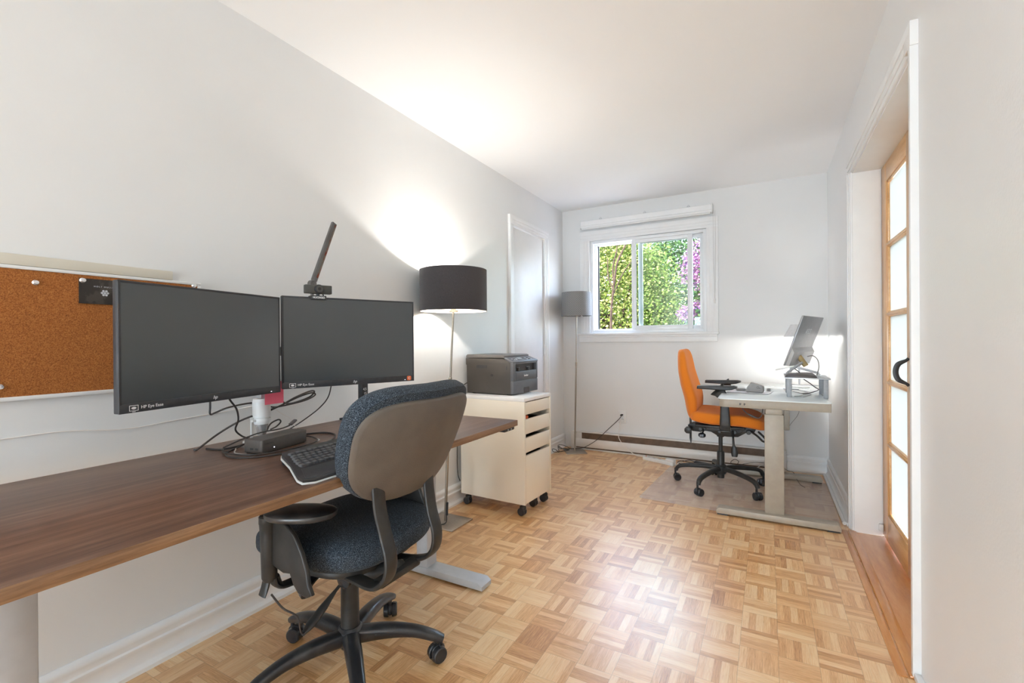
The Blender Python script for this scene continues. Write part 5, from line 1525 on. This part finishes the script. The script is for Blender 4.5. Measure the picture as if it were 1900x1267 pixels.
# desktop objects
md = thing('mouse_pad', 'thin pale pad lying on the glass desk', 'pad', (-0.110, 3.68, GZ), R(-8))
part('pad', M['pad'], md, P_(box, (-0.13, -0.11, 0), (0.13, 0.11, 0.003), 0.001))
part('pad_edge', M['dark_print'], md, P_(box, (-0.13, -0.111, 0.0), (0.13, -0.109, 0.0022)))
vm = thing('vertical_mouse', 'boxy grey mouse with a small dark mark on the pale pad', 'mouse', (-0.075, 3.650, GZ + 0.0035), R(-6))
part('body', M['mouse'], vm, P_(prism, [(-0.052, 0.0), (-0.058, 0.012), (-0.050, 0.035), (-0.028, 0.068), (0.042, 0.052), (0.050, 0.044), (0.052, 0.012), (0.046, 0.0)], 0.062, frame((0, 0.031, 0), (1, 0, 0), (0, 0, 1), (0, -1, 0)), bev=0.006, seg=3))
part('mark', M['dark_print'], vm, P_(lathe, [(0.0055, 0), (0.0075, 0), (0.0075, 0.0008), (0.0055, 0.0008), (0.0055, 0)], 18, frame((0.018, -0.0312, 0.036), (1.5, 0, -0.3), (0, 0, 1))), P_(box, (0.024, -0.0318, 0.030), (0.034, -0.031, 0.0325)))
tag(part('pen_case', M['mouse'], None, P_(blob, 0.035, 0.02, 0.009, 0.6, 0.7, None, Matrix.Translation((-0.17, 3.73, GZ + 0.0125)), 24, 12)), 'flat grey case beside the boxy mouse, towards the chair', 'case')
tag(part('small_receiver', M['mouse'], None, P_(blob, 0.012, 0.012, 0.010, 0.5, 0.5, None, Matrix.Translation((0.005, 3.76, GZ + 0.013)), 16, 10)), 'small grey knob behind the boxy mouse', 'receiver')
cable('riser_cable', 'dark cable crossing under the riser shelf', [(0.20, 3.60, GZ + 0.112), (0.235, 3.62, GZ + 0.085), (0.275, 3.66, GZ + 0.05), (0.295, 3.70, GZ + 0.03), (0.24, 3.72, GZ + 0.004), (0.20, 3.68, GZ + 0.004)], 0.003)
cable('pale_cable', 'pale cable curling on the glass under the riser', [(0.10, 3.95, GZ + 0.003), (0.16, 3.80, GZ + 0.003), (0.20, 3.68, GZ + 0.003), (0.19, 3.56, GZ + 0.003), (0.15, 3.50, GZ + 0.003)], 0.0022, 'cable_grey')
cable('pale_cable', 'second pale cable curling on the glass, nearer the wall', [(0.20, 3.95, GZ + 0.003), (0.24, 3.80, GZ + 0.003), (0.25, 3.66, GZ + 0.003), (0.22, 3.55, GZ + 0.003), (0.20, 3.49, GZ + 0.003)], 0.0022, 'cable_grey')
cable('under_desk_cable', 'black cable with plug hanging under the near edge of the glass desk', [(-0.145, 3.275, 0.674), (-0.130, 3.275, 0.650), (-0.095, 3.275, 0.622), (-0.055, 3.275, 0.612), (-0.035, 3.275, 0.630), (-0.028, 3.275, 0.674)], 0.0028, plug=((-0.108, 3.275, 0.632), (-0.062, 3.275, 0.613), 0.007, 'black'))
cable('wall_wire', 'thin dark wire trailing down the back wall under the glass desk', [(0.245, YB - 0.006, 0.62), (0.235, YB - 0.006, 0.55), (0.215, YB - 0.006, 0.47), (0.17, YB - 0.006, 0.40), (0.14, YB - 0.006, 0.35)], 0.0012)

# ------------------------------------------------------------------ floor clutter at the back wall
cable('lamp_cable', 'black cable from the outlet sagging to the corner lamp base', [(-1.253, YB - 0.030, 0.368), (-1.262, YB - 0.045, 0.345), (-1.30, YB - 0.08, 0.30), (-1.38, YB - 0.10, 0.22), (-1.48, YB - 0.11, 0.12), (-1.60, YB - 0.12, 0.04), (-1.70, YB - 0.10, 0.012), (-1.79, YB - 0.12, 0.006), (-1.83, YB - 0.20, 0.02), (-1.825, YB - 0.24, 0.05), (-1.80, YB - 0.20, 0.02), (-1.74, YB - 0.17, 0.010)], 0.0034,
      plug=((-1.253, YB - 0.010, 0.372), (-1.253, YB - 0.036, 0.368), 0.012, 'black'))
cable('lamp_cable', 'black cable coiled against the left baseboard beside the corner lamp', [(-1.74, 4.33, 0.012), (-1.80, 4.25, 0.006), (-1.83, 4.16, 0.02), (-1.845 + .01, 4.14, 0.05), (-1.82, 4.18, 0.04), (-1.80, 4.22, 0.008), (-1.84 + .01, 4.27, 0.06), (-1.80, 4.34, 0.05), (-1.76, 4.40, 0.012)], 0.0030)
cable('strip_cable', 'white cable from the outlet down to the white power strip', [(-1.250, YB - 0.030, 0.328), (-1.262, YB - 0.04, 0.30), (-1.268, YB - 0.07, 0.21), (-1.262, YB - 0.085, 0.15), (-1.20, YB - 0.10, 0.08), (-1.10, YB - 0.13, 0.022), (-1.02, YB - 0.155, 0.018)], 0.0034, 'cable_white',
      plug=((-1.250, YB - 0.010, 0.328), (-1.250, YB - 0.036, 0.326), 0.012, 'white_plastic'))
ps = thing('power_strip', 'white power strip on the parquet along the heater, left of the orange chair', 'power strip', (-0.865, 4.295, 0), R(-22))
part('body', M['white_plastic'], ps, P_(prism, rrect(-0.155, -0.022, 0.155, 0.022, 0.006), 0.032, bev=0.004))
for x in (-0.10, -0.045, 0.01):
    part('socket', M['cable_grey'], ps, P_(box, (x - 0.012, -0.012, 0.032), (x + 0.012, 0.012, 0.0328)))
part('switch', M['orange_paper'], ps, P_(box, (-0.135, -0.007, 0.032), (-0.122, 0.007, 0.035), 0.001))
tag(part('white_adapter', M['white_plastic'], None, P_(prism, rrect(-0.04, -0.024, 0.04, 0.024, 0.006), 0.022, Matrix.Translation((-0.752, 4.250, 0.0325)) @ Matrix.Rotation(R(-22), 4, 'Z'), bev=0.004)), 'white plug adapter on the right end of the power strip', 'adapter')
ad = thing('black_adapter', 'black power brick on the floor behind the orange chair', 'adapter', (-0.50, 4.360, 0), R(-20))
part('body', M['black'], ad, P_(prism, rrect(-0.075, -0.022, 0.075, 0.022, 0.006), 0.028, bev=0.004))
part('label', M['chair_dark'], ad, P_(box, (-0.05, -0.0228, 0.008), (0.05, -0.0215, 0.022)))
cable('adapter_cable', 'black cable coiled between the power strip and the black brick', [(-0.57, 4.385, 0.012), (-0.62, 4.40, 0.006), (-0.68, 4.39, 0.018), (-0.71, 4.35, 0.006), (-0.67, 4.32, 0.006), (-0.60, 4.345, 0.008), (-0.56, 4.40, 0.006), (-0.62, 4.42, 0.02), (-0.70, 4.37, 0.004)], 0.0030)
cable('white_floor_cable', 'white cable zigzagging from the adapter along the floor', [(-0.715, 4.235, 0.04), (-0.70, 4.23, 0.008), (-0.685, 4.25, 0.03), (-0.66, 4.30, 0.02), (-0.60, 4.31, 0.006), (-0.52, 4.29, 0.006), (-0.44, 4.28, 0.006)], 0.0026, 'cable_white')
ps2 = thing('power_strip', 'white power strip on the floor behind the glass desk leg', 'power strip', (-0.185, 4.352, 0.0), R(-4))
part('body', M['white_plastic'], ps2, P_(prism, rrect(-0.12, -0.022, 0.12, 0.022, 0.006), 0.034, bev=0.004))
for x in (-0.08, -0.03, 0.02):
    part('socket', M['cable_grey'], ps2, P_(box, (x - 0.012, -0.012, 0.034), (x + 0.012, 0.012, 0.0348)))
cable('tangled_cable', 'thin black cable tangled over the far power strip', [(-0.26, 4.33, 0.045), (-0.28, 4.35, 0.06), (-0.25, 4.36, 0.085), (-0.22, 4.36, 0.07), (-0.23, 4.34, 0.04), (-0.17, 4.35, 0.06), (-0.10, 4.36, 0.075), (0.0, 4.37, 0.08)], 0.0022)
cable('white_lead', 'white cable slanting up behind the glass desk leg', [(-0.10, 4.31, 0.03), (-0.06, 4.33, 0.06), (0.0, 4.36, 0.10), (0.06, 4.38, 0.15)], 0.0026, 'cable_white')
cable('floor_wire', 'thin black wire over the far foot of the glass desk', [(0.10, 4.36, 0.06), (0.14, 4.30, 0.052), (0.17, 4.26, 0.055), (0.19, 4.21, 0.02), (0.21, 4.12, 0.004), (0.235, 4.05, 0.004)], 0.0016)

# ------------------------------------------------------------------ outside
struct('ground', M['grass'], P_(box, (-40, YB + 0.5, -0.75), (30, 60, -0.70)))

def foliage(bm, cen, rad, n, size, rng, shell=0.45, flat=1.0):
    """n bent leaves scattered through an ellipsoid"""
    for _ in range(n):
        while True:
            v = Vector((rng.uniform(-1, 1), rng.uniform(-1, 1), rng.uniform(-1, 1)))
            if shell < v.length < 1 or (v.length <= shell and rng.random() < 0.3):
                break
        # lumpy outline
        k = 1.0 + 0.12 * math.sin(5 * v.x + 3 * v.z) + 0.10 * math.sin(7 * v.y - 4 * v.x)
        p = Vector(cen) + Vector((v.x * rad[0], v.y * rad[1], v.z * rad[2])) * k
        s = size * rng.uniform(0.6, 1.3)
        a = Vector((rng.uniform(-1, 1), rng.uniform(-1, 1), rng.uniform(-0.7, 0.7))).normalized()
        b_ = a.cross(Vector((rng.uniform(-1, 1), rng.uniform(-1, 1), rng.uniform(-1, 1)))).normalized()
        nn = a.cross(b_)
        q = [p - a * s * 0.5, p - a * s * .05 + b_ * s * 0.42 + nn * s * .12, p + a * s * 0.6, p - a * s * .05 - b_ * s * 0.42 + nn * s * .12]
        vs = [bm.verts.new(x) for x in q]
        bm.faces.new((vs[0], vs[1], vs[2]))
        bm.faces.new((vs[0], vs[2], vs[3]))

def tree(name, label, base, trunk_h, cen, rad, n, size, leaf, seed, nb=9, cat='tree', r0=0.10, fol='foliage'):
    rng = random.Random(seed)
    t = thing(name, label, cat, base)
    B = Vector(base)
    c = Vector(cen) - B
    part('trunk', M['bark'], t, P_(tube, [(0, 0, 0), (0.05, 0.03, trunk_h * 0.5), (c.x * 0.3, c.y * 0.3, trunk_h), (c.x * 0.8, c.y * .8, c.z)], r0, 12), P_(lathe, [(r0 * 1.6, 0), (r0 * 1.1, 0.15), (r0 * 0.9, 0.4)], 12))
    for k in range(nb):
        a = 2 * PI * k / nb + rng.uniform(-.3, .3)
        s = Vector((c.x * 0.3, c.y * 0.3, trunk_h * rng.uniform(0.8, 1.0)))
        e = c + Vector((math.cos(a) * rad[0] * 0.8, math.sin(a) * rad[1] * 0.8, rad[2] * rng.uniform(-0.1, 0.75)))
        m_ = (s + e) / 2 + Vector((0, 0, rad[2] * 0.12))
        part('branch', M['bark'], t, P_(sweep, smooth_path([s, m_, e], 5), r0 * 0.42, seg=8, ws=(1, .6, .2), hs=(1, .6, .2)))
    part(fol, M[leaf], t, P_(foliage, c, rad, n, size, rng), smooth=False, kind='stuff')
    return t
tree('maple_tree', 'bright yellow-green maple seen through the left half of the window', (-2.45, 8.0, -0.7), 1.2, (-2.45, 8.0, 1.55), (1.35, 0.9, 1.75), 42000, 0.046, 'leaf_a', 3)
mp_ = [o for o in COL.objects if o.name == 'maple_tree'][0]
for pts_, r_ in (([(-2.50, 7.75, 0.3), (-2.25, 7.2, 0.8), (-2.12, 7.02, 1.15), (-2.10, 7.0, 1.55), (-2.05, 6.98, 1.95)], 0.026), ([(-2.05, 6.98, 1.95), (-1.99, 6.97, 2.28), (-1.84, 6.96, 2.56)], 0.018),
                 ([(-2.05, 6.98, 1.93), (-2.06, 6.97, 2.2), (-2.00, 6.96, 2.45), (-1.99, 6.96, 2.62)], 0.013), ([(-2.05, 6.98, 1.85), (-2.13, 6.97, 2.05), (-2.14, 6.96, 2.35)], 0.011), ([(-2.09, 7.0, 1.75), (-1.91, 6.97, 2.10), (-1.78, 6.96, 2.26)], 0.010)):
    part('branch', M['bark'], mp_, P_(sweep, [Vector(p_) - mp_.location for p_ in smooth_path(pts_, 4)], r_, seg=8, ws=(1, .6), hs=(1, .6)))
tree('green_tree', 'deeper green tree filling the right half of the window', (-1.25, 10.6, -0.7), 1.3, (-1.25, 10.6, 2.1), (1.9, 1.1, 2.1), 48000, 0.056, 'leaf_b', 11)
tree('green_tree', 'green tree farther back between the maple and the lilac', (-4.6, 14.0, -0.7), 1.5, (-4.6, 14.0, 2.0), (2.4, 1.3, 2.4), 12000, 0.12, 'leaf_b', 23)
lc = tree('lilac_bush', 'purple and pink flowering lilac at the right edge of the window', (-0.35, 7.0, -0.7), 0.9, (-0.35, 7.0, 1.7), (0.50, 0.5, 1.1), 2200, 0.07, 'leaf_b', 5, 6, 'bush', 0.05)
rng_l = random.Random(12)
def clusters(bm):
    for (x, y, z, a, b_, n) in ((-0.93, 6.95, 2.10, 0.16, 0.26, 700), (-0.70, 7.0, 2.35, 0.25, 0.25, 900), (-0.78, 7.0, 1.95, 0.13, 0.22, 500), (-0.55, 6.95, 1.9, 0.2, 0.3, 900), (-0.98, 6.9, 1.47, 0.15, 0.11, 420), (-0.82, 6.9, 1.55, 0.12, 0.09, 300),
                                (-0.62, 6.95, 1.45, 0.16, 0.3, 700), (-0.80, 6.95, 1.18, 0.14, 0.12, 420), (-0.3, 7.0, 1.8, 0.4, 0.8, 1500)):
        foliage(bm, (x + 0.35, y - 7.0, z + 0.7), (a, a, b_), n, 0.034, rng_l, 0.2)
part('blossom', M['lilac'], lc, clusters, smooth=False, kind='stuff', label='purple and pink blossom')
